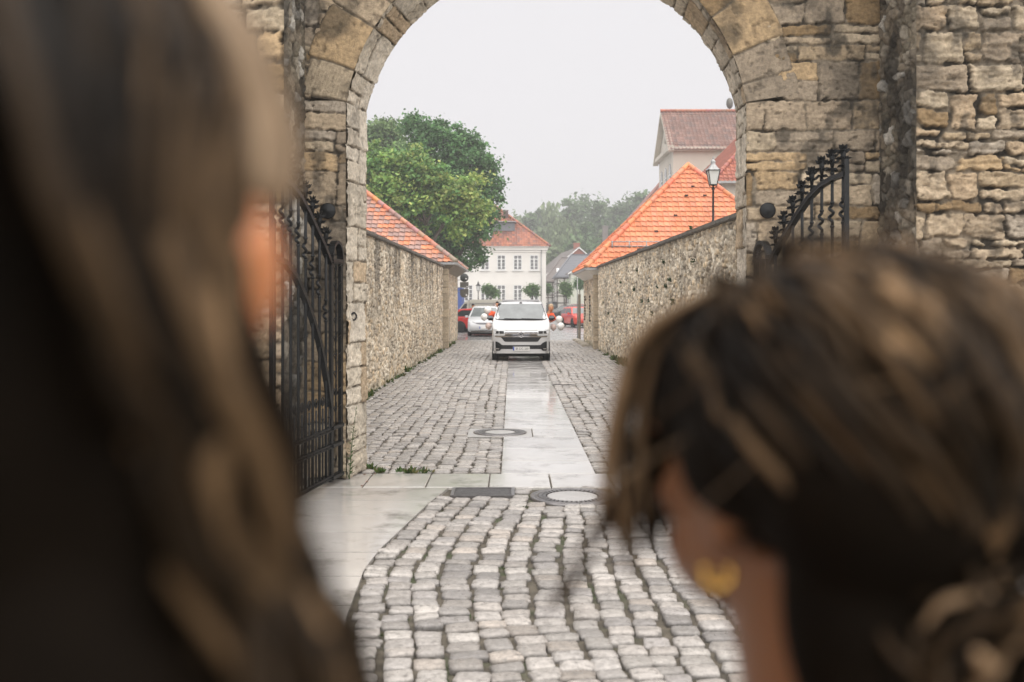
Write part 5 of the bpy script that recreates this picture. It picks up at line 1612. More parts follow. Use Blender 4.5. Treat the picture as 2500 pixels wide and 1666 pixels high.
def leaves(blobs, n, size, pal, seed, clump=.55, per=34, droop=0.0, shell=.45, jit=.18):
    r = np.random.RandomState(seed)
    vol = np.array([b[1][0] * b[1][1] * b[1][2] for b in blobs]) ** .72; vol /= vol.sum()
    nc = n // per
    bi = r.choice(len(blobs), nc, p=vol)
    d = r.randn(nc, 3); d /= np.linalg.norm(d, axis=1)[:, None]
    rad = (shell + (1 - shell) * r.rand(nc)) ** .6
    C = np.array([blobs[i][0] for i in bi]); RD = np.array([blobs[i][1] for i in bi])
    tone = np.array([blobs[i][2] if len(blobs[i]) > 2 else 0 for i in bi])
    cc = C + d * rad[:, None] * RD * (1 + .18 * r.randn(nc, 1))
    cs = clump * (.5 + r.rand(nc))
    P = np.repeat(cc, per, 0) + r.randn(nc * per, 3) * np.repeat(cs, per)[:, None] * np.array((.55, .55, .38))
    if droop: P[:, 2] -= droop * r.rand(len(P)) ** 1.5 * np.repeat(r.rand(nc), per)
    m = len(P); sz = size * (.6 + .8 * r.rand(m))
    nrm = r.randn(m, 3) * .8 + np.repeat(d, per, 0) * .6 + np.array((0, 0, .7)); nrm /= np.linalg.norm(nrm, axis=1)[:, None]
    a = np.cross(nrm, r.randn(m, 3)); a /= np.linalg.norm(a, axis=1)[:, None]; b = np.cross(nrm, a)
    if droop: a = a * .4 + np.array((0, 0, -1.0)); a /= np.linalg.norm(a, axis=1)[:, None]; b = np.cross(nrm, a); b /= np.linalg.norm(b, axis=1)[:, None] + 1e-6
    V = np.stack([P - a * sz[:, None] * .6, P + b * sz[:, None] * .38, P + a * sz[:, None] * .6, P - b * sz[:, None] * .38], 1)
    pal = np.array(pal)
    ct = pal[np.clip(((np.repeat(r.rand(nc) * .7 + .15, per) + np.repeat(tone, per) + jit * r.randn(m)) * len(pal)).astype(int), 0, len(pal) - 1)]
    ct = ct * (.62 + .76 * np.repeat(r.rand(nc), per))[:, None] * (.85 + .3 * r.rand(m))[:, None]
    Fq = np.arange(m * 4).reshape(m, 4)
    return V.reshape(-1, 3), Fq, np.repeat(ct, 4, 0)

def tree(name, label, base, blobs, n, size, pal, seed, trunk_r, limbs=7, group=None, cat='tree', **kw):
    t = thing(name, label, cat, base, 0, group)
    V, Fq, c = leaves(blobs, n, size, pal, seed, **kw)
    me = np_mesh('crown', V, Fq, c, smooth=False); link('crown', me, M_leaf, t, base)
    o = MB(); rg = random.Random(seed)
    bl = [Vector(b[0]) for b in blobs]; bs = Vector(base)
    zc = min(b.z for b in bl); cx = sum((b.x for b in bl)) / len(bl); cy = sum((b.y for b in bl)) / len(bl)
    fork = Vector((bs.x * .6 + cx * .4, bs.y * .6 + cy * .4, bs.z + (zc - bs.z) * .75))
    o.tube([bs + Vector((0, 0, -.1)), bs + Vector((.02, 0, .35)), bs.lerp(fork, .5), fork], [trunk_r * 1.45, trunk_r, trunk_r * .85, trunk_r * .7], 10)
    for i in range(limbs):
        b = blobs[i % len(blobs)]
        e = Vector(b[0]) + Vector((rg.uniform(-.6, .6) * b[1][0], rg.uniform(-.6, .6) * b[1][1], rg.uniform(-.1, .7) * b[1][2]))
        md = fork.lerp(e, .5) + Vector((rg.uniform(-.3, .3), rg.uniform(-.3, .3), rg.uniform(.0, .5))) * trunk_r * 2
        o.tube([fork - Vector((0, 0, trunk_r)), md, e], [trunk_r * .5, trunk_r * .28, trunk_r * .06], 7)
        for k in range(2):
            e2 = md + Vector((rg.uniform(-.7, .7) * b[1][0], rg.uniform(-.7, .7) * b[1][1], rg.uniform(.1, .8) * b[1][2]))
            o.tube([md, md.lerp(e2, .5) + Vector((0, 0, .1)), e2], [trunk_r * .25, trunk_r * .14, trunk_r * .04], 6)
    o.build('trunk', M_bark, t, base)
    return t
def B(px, py, Y, rx, rz, ry=None, tone=0.0):
    k = Y / F; return (tuple(PX(px, py, Y)), (rx * k, (ry or rx) * k, rz * k), tone)

OAK = [(.063, .139, .049), (.081, .179, .063), (.101, .220, .076), (.130, .265, .090), (.113, .236, .101)]
LIME = [(.126, .245, .066), (.177, .311, .082), (.237, .371, .096), (.311, .415, .120), (.400, .459, .140)]
PALE = [(.123, .207, .075), (.157, .248, .091), (.198, .288, .108)]
Y = 66
oak = [B(1075, 370, Y, 75, 75), B(1030, 335, Y, 45, 50), B(1005, 308, Y, 24, 26), B(1070, 312, Y, 30, 30), B(1140, 330, Y, 22, 24), B(1135, 390, Y, 65, 60), B(1180, 440, Y, 42, 62), B(1192, 385, Y, 20, 30),
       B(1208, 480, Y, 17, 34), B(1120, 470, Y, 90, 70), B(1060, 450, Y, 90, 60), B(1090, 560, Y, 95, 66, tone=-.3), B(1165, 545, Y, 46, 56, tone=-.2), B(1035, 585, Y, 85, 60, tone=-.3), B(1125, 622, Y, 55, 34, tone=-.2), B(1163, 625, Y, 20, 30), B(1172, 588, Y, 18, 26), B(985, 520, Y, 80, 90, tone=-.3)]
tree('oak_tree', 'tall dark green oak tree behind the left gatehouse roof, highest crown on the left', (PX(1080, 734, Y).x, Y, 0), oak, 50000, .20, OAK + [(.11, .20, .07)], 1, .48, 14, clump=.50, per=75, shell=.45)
Y = 57.5
lime = [B(960, 430, Y, 62, 55), B(1000, 405, Y, 40, 40), B(1040, 440, Y, 50, 45), B(1020, 395, Y, 26, 34), B(925, 400, Y, 40, 45), B(930, 490, Y, 60, 60), B(985, 500, Y, 60, 45), B(900, 540, Y, 50, 50), B(1060, 490, Y, 50, 34), B(1115, 480, Y, 44, 44), B(1150, 470, Y, 32, 50, tone=.3), B(1165, 500, Y, 25, 34, tone=.2), B(1110, 545, Y, 42, 30), B(1145, 545, Y, 28, 22), B(1000, 555, Y, 32, 24), B(985, 610, Y, 26, 26, tone=-.2)]
tree('lime_tree', 'yellow green leafy tree in front of the dark oak, above the left roof', (PX(985, 734, Y).x, Y, 0), lime, 36000, .19, [OAK[3]] + LIME, 2, .34, 11, clump=.48, per=70, shell=.5)
Y = 80
pale = [B(930, 335, Y, 45, 40), B(900, 350, Y, 40, 36), B(945, 310, Y, 22, 22), B(910, 420, Y, 45, 60), B(960, 380, Y, 45, 50), B(890, 480, Y, 45, 60)]
tree('pale_tree', 'pale grey green tree behind the left jamb, left of the oak', (PX(910, 734, Y).x, Y, 0), pale, 17000, .25, PALE, 3, .4, 8, clump=.65, per=60, shell=.4)
# small clipped trees on the square
SM = [(.085, .160, .056), (.112, .206, .068), (.150, .244, .085)]
for i, (px, py, Y, rw, rh, lab) in enumerate(((1197, 711, 101, 19, 13.5, 'small clipped tree in front of the white house beside the street lamp'), (1300, 711, 104, 19, 18, 'small bushy tree in front of the right end of the white house'), (1381, 706, 112, 12.5, 18, 'small round tree in front of the slate roofed timbered house'), (1416, 690, 118, 10, 17, 'dark green small tree behind the thin grey pole'), (1338, 706, 132, 6, 11, 'thin little tree at the corner of the white house'))):
    tree('small_tree', lab, (PX(px, 734, Y).x, Y, 0), [B(px, py, Y, rw * .62, rh * .62)] + [B(px + random.Random(i * 9 + q).uniform(-.62, .62) * rw, py + random.Random(i * 7 + q).uniform(-.65, .55) * rh, Y, rw * .36, rh * .40) for q in range(7)], 3000, .17, SM if i != 3 else OAK, 20 + i, .09, 5, 'small trees on the square', clump=.36, per=26, shell=.35)
# wooded hill
Wd = [(.085, .145, .060), (.102, .170, .068), (.128, .204, .085), (.145, .212, .102)]
WI = [(.153, .212, .102), (.178, .238, .119), (.204, .255, .136)]
b = MB(); n = 40
xs = np.linspace(-60, 140, 41); ysl = [185, 205, 230, 260, 300]
zsl = [-.07, 2, 7, 11, 13]
for i, y in enumerate(ysl): pass
vs = [(x, y, z + (1.5 * math.sin(x * .09 + y) if z > 1 else 0)) for y, z in zip(ysl, zsl) for x in xs]
fs = [(i * 41 + k, i * 41 + k + 1, (i + 1) * 41 + k + 1, (i + 1) * 41 + k) for i in range(4) for k in range(40)]
b.add(vs, fs, 0, True); tag(b.build('hill', mat('hill undergrowth', (.035, .055, .022), .9, var=.4, scale=.3)), kind='structure')
far = [(1262, 527, 250, 34, 'w', 0), (1290, 520, 235, 24, 'o', 0), (1318, 513, 262, 36, 'o', 0), (1350, 492, 225, 42, 'w', 1), (1392, 488, 240, 36, 'o', 0), (1420, 482, 252, 26, 'o', 0), (1456, 494, 232, 32, 'o', 0), (1482, 505, 258, 30, 'w', 0), (1506, 497, 240, 30, 'o', 0), (1538, 482, 248, 36, 'o', 0), (1568, 471, 232, 34, 'o', 0), (1596, 474, 245, 34, 'o', 0),
       (1375, 545, 205, 38, 'w', 1), (1322, 560, 212, 30, 'w', 1), (1430, 548, 206, 36, 'o', 0), (1478, 560, 200, 34, 'w', 0), (1520, 545, 205, 36, 'o', 0), (1282, 575, 206, 30, 'w', 0), (1640, 480, 250, 40, 'o', 0), (1230, 560, 250, 36, 'o', 0), (1405, 590, 196, 30, 'o', 0), (1350, 610, 194, 30, 'w', 0), (1450, 600, 194, 32, 'o', 0)]
desc = {}
for i, (px, pt, Y, rw, kd, wil) in enumerate(far):
    zt = PX(px, pt, Y).z; k = Y / F
    hb = np.interp(Y, ysl, zsl)
    hgt = zt - hb; x = PX(px, 0, Y).x; rwm = rw * k
    rg = random.Random(i + 5)
    bl = []
    for q in range(8):
        f = q / 7
        bl.append(((x + rg.uniform(-.6, .6) * rwm * (1 - f * .7), Y + rg.uniform(-.5, .5) * rwm, hb + hgt * (.28 + .62 * f)), (rwm * (.75 - .45 * f), rwm * (.75 - .45 * f), hgt * (.17 - .06 * f))))
    bl.append(((x + rg.uniform(-.2, .2) * rwm, Y, zt - hgt * .05), (rwm * .16, rwm * .16, hgt * .06)))
    tree('willow_tree' if wil else 'woodland_tree', 'hazy green woodland tree on the far wooded hill behind the houses' if not wil else 'hazy pale willow with drooping foliage on the far wooded hill', (x, Y, hb - .2), bl, 3600, .85, WI if kd == 'w' else Wd, 50 + i, .35, 5, 'trees of the far wooded hill', clump=1.5, per=26, shell=.4, droop=5.0 if wil else 0)

# plants in the joints and along the wall foot -------------------------
M_weed = leafmat('weed leaves', .3)
def tufts(pts, seed, h0, h1, nl, pal):
    r = np.random.RandomState(seed); V, C = [], []
    for (x, y, z, s, wall) in pts:
        for k in range(nl):
            a = r.rand() * 6.28; lean = r.uniform(.15, 1.0); l = r.uniform(h0, h1) * s; w = l * r.uniform(.10, .22)
            d = np.array((math.cos(a) * lean, math.sin(a) * lean, 1 - .5 * lean)) if not wall else np.array((wall * r.uniform(.3, 1), r.uniform(-.8, .8), r.uniform(-.5, .7)))
            d /= np.linalg.norm(d); sd = np.cross(d, r.randn(3)); sd /= np.linalg.norm(sd)
            p = np.array((x, y, z)) + r.randn(3) * np.array((.025, .025, 0 if not wall else .03)) * s
            V.append([p, p + d * l * .5 + sd * w, p + d * l, p + d * l * .5 - sd * w])
            C.append(np.array(pal[r.randint(len(pal))]) * r.uniform(.7, 1.25))
    V = np.array(V); n = len(V)
    return V.reshape(-1, 3), np.arange(n * 4).reshape(n, 4), np.repeat(np.array(C), 4, 0)
WP = [(.05, .10, .025), (.07, .13, .03), (.10, .14, .04), (.16, .15, .06)]
r = np.random.RandomState(77)
pts = []
for i in range(120):                                    # foot of the walls
    y = 12 + 28 * r.rand() ** .9
    if r.rand() < .55: pts.append((np.interp(y, [11.7, 40.7], [-3.08, -2.80]) + abs(r.randn()) * .05, y, -.01, r.uniform(.4, 1.2), 0))
    else: pts.append((np.interp(y, [11.7, 40.2], [3.58, 3.44]) - abs(r.randn()) * .06, y, -.01, r.uniform(.4, 1.2), 0))
for (x, y, s) in ((-1.50, 11.50, .7), (-1.22, 11.47, .65), (-1.10, 11.46, .75), (-.95, 11.46, .5), (-1.66, 11.70, .8), (-2.95, 27.5, 1.7), (-2.93, 31.0, 1.1), (-2.80, 38.0, 1.4), (3.45, 26.2, 2.2), (3.48, 30.5, 2.4), (3.44, 33.0, 1.8), (3.5, 22, 2.6), (-2.75, 41.8, 2.2), (-2.7, 45, 1.6)):
    for k in range(4): pts.append((x + r.uniform(-.08, .08), y + r.uniform(-.05, .05), -.01, s, 0))
V_, F_, C_ = tufts(pts, 1, .05, .14, 16, WP)
tag(link('weeds', np_mesh('weeds', V_, F_, C_, smooth=False), M_weed), kind='stuff')
pts = []
for i in range(900):                                   # moss and weeds in the cobble joints
    s = stones[r.randint(len(stones))]
    if s[1] < 4.5 or s[1] > 30: continue
    if vnoise(np.array(s[0] * 1.1), np.array(s[1] * .7), 4) < .50: continue
    pts.append((s[0] + s[2] * (1.08 if r.rand() < .5 else -1.08), s[1] + r.uniform(-.06, .06), -.014, r.uniform(.25, .7), 0))
V_, F_, C_ = tufts(pts, 2, .02, .055, 11, [(.035, .065, .018), (.05, .085, .022), (.075, .10, .03), (.11, .095, .045)])
tag(link('moss', np_mesh('moss', V_, F_, C_, smooth=False), M_weed), kind='stuff')
wl = ((1560, 660), (1552, 705), (1572, 736), (1588, 734), (1641, 685), (1515, 718), (1554, 708), (1598, 766), (1489, 765), (1502, 788), (1630, 700), (1650, 740), (1600, 830), (1476, 740), (1625, 640), (1520, 690), (1610, 700), (1692, 560), (1700, 640), (1647, 735))
for i, (px, py) in enumerate(wl):
    d = (px - 1250) / F; y = 3.66 / (d + .14 / 28.5); y = (3.66 + .14 / 28.5 * 11.7) / (d + .14 / 28.5)
    x = d * y; z = CZ - (py - 734) * y / F
    V_, F_, C_ = tufts([(x - .02, y, z, .8, -1.0)], 100 + i, .05, .12, 36, [(.03, .06, .025), (.04, .085, .03), (.055, .10, .035)])
    t = link('wall_fern', np_mesh('wall_fern', V_, F_, C_, smooth=False), M_weed)
    tag(t, 'small dark fern growing from a joint of the right lane wall', 'plant', 'small ferns in the right wall')
# tall weed at the foot of the left jamb
t = thing('weed_plant', 'tall thin green weed at the foot of the left gate jamb', 'plant', (-1.80, 11.02, 0))
o = MB(); V_, C_ = [], []
st = [(0, 0, 0), (.015, -.02, .18), (.03, -.02, .38), (.06, -.03, .62), (.085, -.03, .82)]
o.tube(st, [.006, .005, .004, .003, .002], 5)
o.tube([(.0, 0, .0), (-.04, -.02, .16), (-.06, -.02, .34)], [.005, .004, .002], 5)
o.build('stem', mat('weed stem', (.06, .10, .03), .6), t)
r = np.random.RandomState(3); Vv_ = []
for k in range(70):
    f = r.rand(); z = .8 * f; x = np.interp(z, [0, .18, .38, .62, .82], [0, .015, .03, .06, .085])
    a = r.rand() * 6.28; l = .09 * (1 - .6 * f); d = np.array((math.cos(a), math.sin(a), .45)); sd = np.array((-math.sin(a), math.cos(a), 0))
    p = np.array((x, -.02, z)); Vv_.append([p, p + d * l * .5 + sd * l * .13, p + d * l, p + d * l * .5 - sd * l * .13])
Vv_ = np.array(Vv_); n = len(Vv_)
link('foliage', np_mesh('foliage', Vv_.reshape(-1, 3), np.arange(n * 4).reshape(n, 4), np.tile(np.array((.06, .11, .03)), (n * 4, 1)), smooth=False), M_weed, t)
# a few fallen leaves on the threshold
M_fl = mat('fallen leaf', (.16, .08, .04), .6)
for i, (px, py) in enumerate(((890, 1160), (916, 1158), (896, 1178), (884, 1187), (908, 1163))):
    Yl = F * CZ / (py - 734.0); x = (px - 1250) * Yl / F
    o = MB(); a = i * 1.3; c, s = math.cos(a) * .022, math.sin(a) * .022
    o.add([(x - c, Yl - s, .004), (x + s * .6, Yl - c * .6, .010), (x + c, Yl + s, .006), (x - s * .6, Yl + c * .6, .012), (x, Yl, .003)], [(0, 1, 4), (1, 2, 4), (2, 3, 4), (3, 0, 4)])
    tag(o.build('fallen_leaf', M_fl), 'small brown fallen leaf on the threshold slabs by the left jamb', 'leaf', 'fallen leaves on the threshold')

# ================================================================== PEOPLE
def skinmat(name, c): return mat(name, c, .45, var=.10, scale=14, sub=.25, bump=.0006, bscale=160)
M_skin = skinmat('skin', (.50, .235, .125))
M_skin2 = skinmat('shaded skin', (.145, .062, .027))  # base colour darkened to stand in for shade on neck and ear

def remesh(mb, name, voxel, smooth=6):
    me = mb.mesh(name + '_raw')
    ob = bpy.data.objects.new(name + '_raw', me); COL.objects.link(ob)
    md = ob.modifiers.new('r', 'REMESH'); md.mode = 'VOXEL'; md.voxel_size = voxel; md.use_smooth_shade = True
    sm = ob.modifiers.new('s', 'SMOOTH'); sm.iterations = smooth; sm.factor = .5
    res = bpy.data.meshes.new_from_object(ob.evaluated_get(bpy.context.evaluated_depsgraph_get()))
    res.name = name
    COL.objects.unlink(ob); bpy.data.objects.remove(ob); bpy.data.meshes.remove(me)
    res.polygons.foreach_set('use_smooth', np.ones(len(res.polygons), dtype=bool))
    return res

STAND = dict(pelvis=(0, 0, .53), waist=(0, .005, .62), chest=(0, -.005, .73), neck=(0, -.012, .835), head=(0, .012, .925),
             shL=(-.105, -.01, .805), shR=(.105, -.01, .805), elL=(-.135, -.015, .625), elR=(.135, -.015, .625), wrL=(-.14, .03, .475), wrR=(.14, .03, .475),
             hiL=(-.055, 0, .515), hiR=(.055, 0, .515), knL=(-.058, .01, .285), knR=(.058, .01, .285), anL=(-.058, -.015, .045), anR=(.058, -.015, .045))
def skull(mb, H, c, yaw, pitch=0.0):
    """head with jaw, nose, ears, eyes' sockets; face towards local +Y before the yaw"""
    M = Euler((pitch, 0, yaw)).to_matrix(); c = Vector(c); s = H / 1.68
    def E(p, r, rot=None):
        Rm = M.copy()
        if rot is not None: Rm = Rm @ Euler(rot).to_matrix()
        mb.ell(c + M @ (Vector(p) * s), tuple(x * s for x in r), 20, 14, 0, Rm.to_euler())
    E((0, -.010, .030), (.074, .092, .085)); E((0, .030, .0), (.064, .062, .085)); E((0, .045, -.062), (.044, .042, .048)); E((0, .074, -.088), (.020, .018, .017))
    for k in (-1, 1):
        E((k * .045, .030, -.055), (.022, .045, .035)); E((k * .040, .066, -.018), (.020, .018, .018)); E((k * .033, .078, .030), (.024, .012, .009))
        E((k * .078, -.012, -.010), (.010, .021, .032), (0.15, k * .35, k * -.25)); E((k * .077, -.006, -.036), (.008, .012, .012))
    E((0, .094, -.012), (.009, .012, .026), (-.35, 0, 0)); E((0, .100, -.026), (.014, .012, .009))
    E((0, .088, -.050), (.024, .012, .007)); E((0, .086, -.061), (.019, .012, .007))
    return M, c, s

def hand(mb, w, d, side, s, curl=.35):
    """palm, four unequal fingers and a thumb starting at wrist w along direction d"""
    w, d = Vector(w), Vector(d).normalized()
    side = (Vector(side) - d * Vector(side).dot(d)).normalized(); n = d.cross(side)
    mb.ell(w + d * .045 * s, (.036 * s, .050 * s, .016 * s), 12, 8, 0, Matrix((side, d, n)).transposed().to_euler())
    for i, (off, ln) in enumerate(((-.027, .066), (-.009, .076), (.009, .072), (.026, .056))):
        p = w + d * .078 * s + side * off * s
        q = p + (d + n * curl * .5) * ln * .5 * s; e = q + (d * (1 - curl) + n * curl * 1.6).normalized() * ln * .5 * s
        mb.tube([w + d * .05 * s + side * off * s, p, q, e], [.009 * s, .0095 * s, .0085 * s, .007 * s], 8)
    p = w + d * .022 * s - side * .026 * s
    mb.tube([w + d * .02 * s - side * .01 * s, p, p + (d * .7 - side * .7 + n * .2) * .034 * s, p + (d * 1.0 - side * .55 + n * .5) * .058 * s], [.012 * s, .012 * s, .010 * s, .008 * s], 8)

def body(mb, H, J, yaw, pitch=0.0, female=True, hands=True):
    P = {k: Vector(v) * H for k, v in J.items()}; f = H
    wsc = .92 if female else 1.05
    mb.tube([P['pelvis'] - Vector((0, 0, .045 * f)), P['pelvis'], P['waist'], P['chest'], P['chest'].lerp(P['neck'], .55)], [.075 * f, .092 * f * wsc, .070 * f * wsc, .085 * f * wsc, .060 * f], 18, flat=None)
    for k in ('L', 'R'):
        mb.tube([P['chest'], P['sh' + k]], [.07 * f, .040 * f * wsc], 12)
        mb.ell(P['sh' + k], (.038 * f * wsc,) * 3, 12, 8)
        mb.tube([P['sh' + k], P['sh' + k].lerp(P['el' + k], .4), P['el' + k]], [.034 * f * wsc, .030 * f * wsc, .024 * f * wsc], 12)
        mb.ell(P['el' + k], (.0245 * f * wsc,) * 3, 10, 8)
        mb.tube([P['el' + k], P['el' + k].lerp(P['wr' + k], .35), P['wr' + k]], [.024 * f * wsc, .025 * f * wsc, .016 * f * wsc], 12)
        if hands:
            d = P['wr' + k] - P['el' + k]; hand(mb, P['wr' + k], d, (0, -1, 0) if abs(d.normalized().y) < .8 else (1 if k == 'L' else -1, 0, 0), f / 1.7)
        mb.ell(P['hi' + k], (.058 * f, .062 * f, .06 * f), 14, 10)
        mb.tube([P['hi' + k], P['hi' + k].lerp(P['kn' + k], .5), P['kn' + k]], [.056 * f, .047 * f, .033 * f], 14)
        mb.ell(P['kn' + k], (.033 * f,) * 3, 10, 8)
        mb.tube([P['kn' + k], P['kn' + k].lerp(P['an' + k], .3), P['an' + k]], [.032 * f, .034 * f, .020 * f], 14)
        a = P['an' + k]
        mb.tube([a + Vector((0, -.012 * f, -.012 * f)), a + Vector((0, .03 * f, -.018 * f)), a + Vector((0, .085 * f, -.030 * f)), a + Vector((0, .115 * f, -.033 * f))], [.024 * f, .025 * f, .020 * f, .012 * f], 12, flat=.9)
    hd = P['head']
    mb.tube([P['chest'].lerp(P['neck'], .5), P['neck'], hd + Vector((0, -.012 * f, -.03 * f))], [.048 * f * wsc, .033 * f * wsc, .034 * f * wsc], 14)
    return skull(mb, H, hd, yaw, pitch)

def person(name, label, loc, rz, H, J=None, yaw=0.0, skin=None, top=None, legs=None, hair=None, hairkind='short', voxel=.022, female=False, group=None):
    t = thing(name, label, 'person', loc, rz, group)
    JJ = dict(STAND); JJ.update(J or {})
    mb = MB(); M, c, s = body(mb, H, JJ, yaw, 0, female)
    link('body', remesh(mb, 'body', voxel, 4), skin or M_skin, t)
    P = {k: Vector(v) * H for k, v in JJ.items()}; f = H
    if top:
        o = MB(); o.tube([P['pelvis'] - Vector((0, 0, .03 * f)), P['pelvis'], P['waist'], P['chest'], P['chest'].lerp(P['neck'], .62)], [.102 * f, .103 * f, .086 * f, .099 * f, .066 * f], 18)
        for k in ('L', 'R'):
            o.tube([P['chest'], P['sh' + k]], [.085 * f, .050 * f], 12); o.ell(P['sh' + k], (.048 * f,) * 3, 12, 8)
            o.tube([P['sh' + k], P['el' + k], P['el' + k].lerp(P['wr' + k], .82)], [.046 * f, .036 * f, .027 * f], 12); o.ell(P['el' + k], (.036 * f,) * 3)
        link('jacket', remesh(o, 'jacket', voxel, 3), top, t)
    if legs:
        o = MB()
        for k in ('L', 'R'):
            o.ell(P['hi' + k], (.068 * f, .072 * f, .07 * f), 14, 10)
            o.tube([P['hi' + k], P['kn' + k], P['an' + k] + Vector((0, 0, .005 * f))], [.066 * f, .047 * f, .036 * f], 12)
        link('trousers', remesh(o, 'trousers', voxel, 3), legs, t)
        o = MB()
        for k in ('L', 'R'):
            a = P['an' + k]; o.tube([a + Vector((0, -.03 * f, -.022 * f)), a + Vector((0, .04 * f, -.020 * f)), a + Vector((0, .12 * f, -.028 * f))], [.027 * f, .030 * f, .017 * f], 10)
        link('shoes', remesh(o, 'shoes', voxel, 2), M_blk, t)
    if hair:
        o = MB()
        def E(p, r): o.ell(c + M @ (Vector(p) * s), tuple(x * s for x in r), 16, 12, 0, M.to_euler())
        E((0, -.016, .050), (.085, .098, .084))
        if hairkind == 'cap':
            o.ell(c + M @ (Vector((0, .085, .055)) * s), (.06 * s, .06 * s, .010 * s), 14, 8, 0, M.to_euler())
        if hairkind == 'long':
            E((0, -.05, -.05), (.075, .05, .11))
        link('cap' if hairkind == 'cap' else 'hair', remesh(o, 'hair', voxel * .7, 2), hair, t)
    return t
M_dk = mat('dark jacket', (.03, .032, .036), .8, var=.2, scale=8)
M_jean = mat('dark jeans', (.04, .05, .08), .85, var=.2, scale=8)
M_orange = mat('orange red top', (.72, .085, .02), .7, var=.12, scale=8)
M_hairdk = mat('dark hair', (.0045, .0028, .0015), .7, var=.3, scale=20, spec=.06)
M_hairbl = mat('fair hair', (.42, .30, .19), .5, var=.2, scale=20)
person('person', 'man in a dark cap and dark jacket looking right behind the silver car', (-2.55, 64.8, 0), R(-80), 1.76, skin=M_skin, top=M_dk, legs=M_jean, hair=M_blk, hairkind='cap', J=dict(elR=(.12, .14, .68), wrR=(.03, .24, .74)))
person('person', 'dark haired person in dark clothes standing just behind the van roof', (-.86, 58.0, 0), R(170), 1.92, skin=M_skin, top=M_dk, legs=M_jean, hair=M_hairdk, hairkind='long')
# two passengers leaning out of the van windows, orange sleeves on the sill
SEAT = dict(hiL=(-.055, 0, .515), hiR=(.055, 0, .515), knL=(-.06, .25, .50), knR=(.06, .25, .50), anL=(-.06, .27, .30), anR=(.06, .27, .30))
vx = .298
person('person', 'passenger in an orange red top leaning an arm out of the left van window', (vx - .70, 33.62, .19), R(180), 1.70, skin=M_skin, top=M_orange, hair=M_hairdk, hairkind='short', voxel=.014,
       J=dict(SEAT, chest=(.02, 0, .72), shR=(.17, .0, .80), elR=(.215, .085, .715), wrR=(.155, .16, .665), neck=(.01, 0, .83), head=(.0, .015, .92)))
person('person', 'fair haired passenger in an orange red top leaning out of the right window', (vx + .70, 33.62, .16), R(180), 1.72, skin=M_skin, top=M_orange, hair=M_hairbl, hairkind='long', voxel=.014,
       J=dict(SEAT, waist=(-.05, 0, .61), chest=(-.10, 0, .715), neck=(-.155, .0, .825), head=(-.185, .012, .915), shL=(-.205, .0, .775), shR=(-.03, -.02, .80), elL=(-.25, .09, .70), wrL=(-.165, .17, .645)))

# landing under the two women (they and the camera stand a step above the lane)
LZ = .335
b = MB(); b.col = (.46, .43, .39)
for x in np.arange(-3.6, 4.2, 1.2):
    b.box((x, .35, LZ / 2 - .04), (1.19, 2.7, LZ + .08), bevel=.012)
    b.box((x, 1.90, .085), (1.19, .38, .17), bevel=.012)
tag(b.build('steps', M_slab, colors=True), kind='structure')

# ------------------------------------------------------------------ hair made of many locks over a dark scalp cap
M_lock = mat('brown hair', attr=True, var=.22, scale=60, rough=.45, spec=.10)
DK = [(.007, .0046, .0026), (.010, .0066, .0036), (.014, .0090, .0050), (.020, .0125, .0070)]
LT = [(.085, .052, .027), (.13, .083, .045), (.06, .036, .019), (.17, .112, .065)]
def tone(rg, t):
    t = max(0, min(1, t + rg.gauss(0, .16))) ** 2.4
    a, b_ = (.0048, .0030, .0016), (.225, .140, .074)
    return [tuple(x * (1 - t) + y * t for x, y in zip(a, b_))]
def locks(o, path, w, rg, nseg=9, pal=DK, wav=.0):
    """one flat tapered lock along a list of points"""
    pts = []
    for i in range(nseg + 1):
        f = i / nseg * (len(path) - 1); k = min(int(f), len(path) - 2); a = f - k
        p0 = path[max(k - 1, 0)]; p1 = path[k]; p2 = path[k + 1]; p3 = path[min(k + 2, len(path) - 1)]
        p = .5 * ((2 * p1) + (p2 - p0) * a + (2 * p0 - 5 * p1 + 4 * p2 - p3) * a * a + (-p0 + 3 * p1 - 3 * p2 + p3) * a ** 3)
        ph = i / nseg * 9 + rg.random() * .5
        pts.append(p + Vector((math.sin(ph), math.cos(ph * .8), math.sin(ph * 1.3))) * wav)
    f = rg.uniform(.8, 1.2); c = rg.choice(pal); o.col = tuple(x * f for x in c)
    rad = [w * (.35 + .65 * math.sin(math.pi * min(1, .12 + .80 * i / nseg))) for i in range(nseg + 1)]; rad[-1] = w * .2
    o.tube(pts, rad, 7, flat=.6)

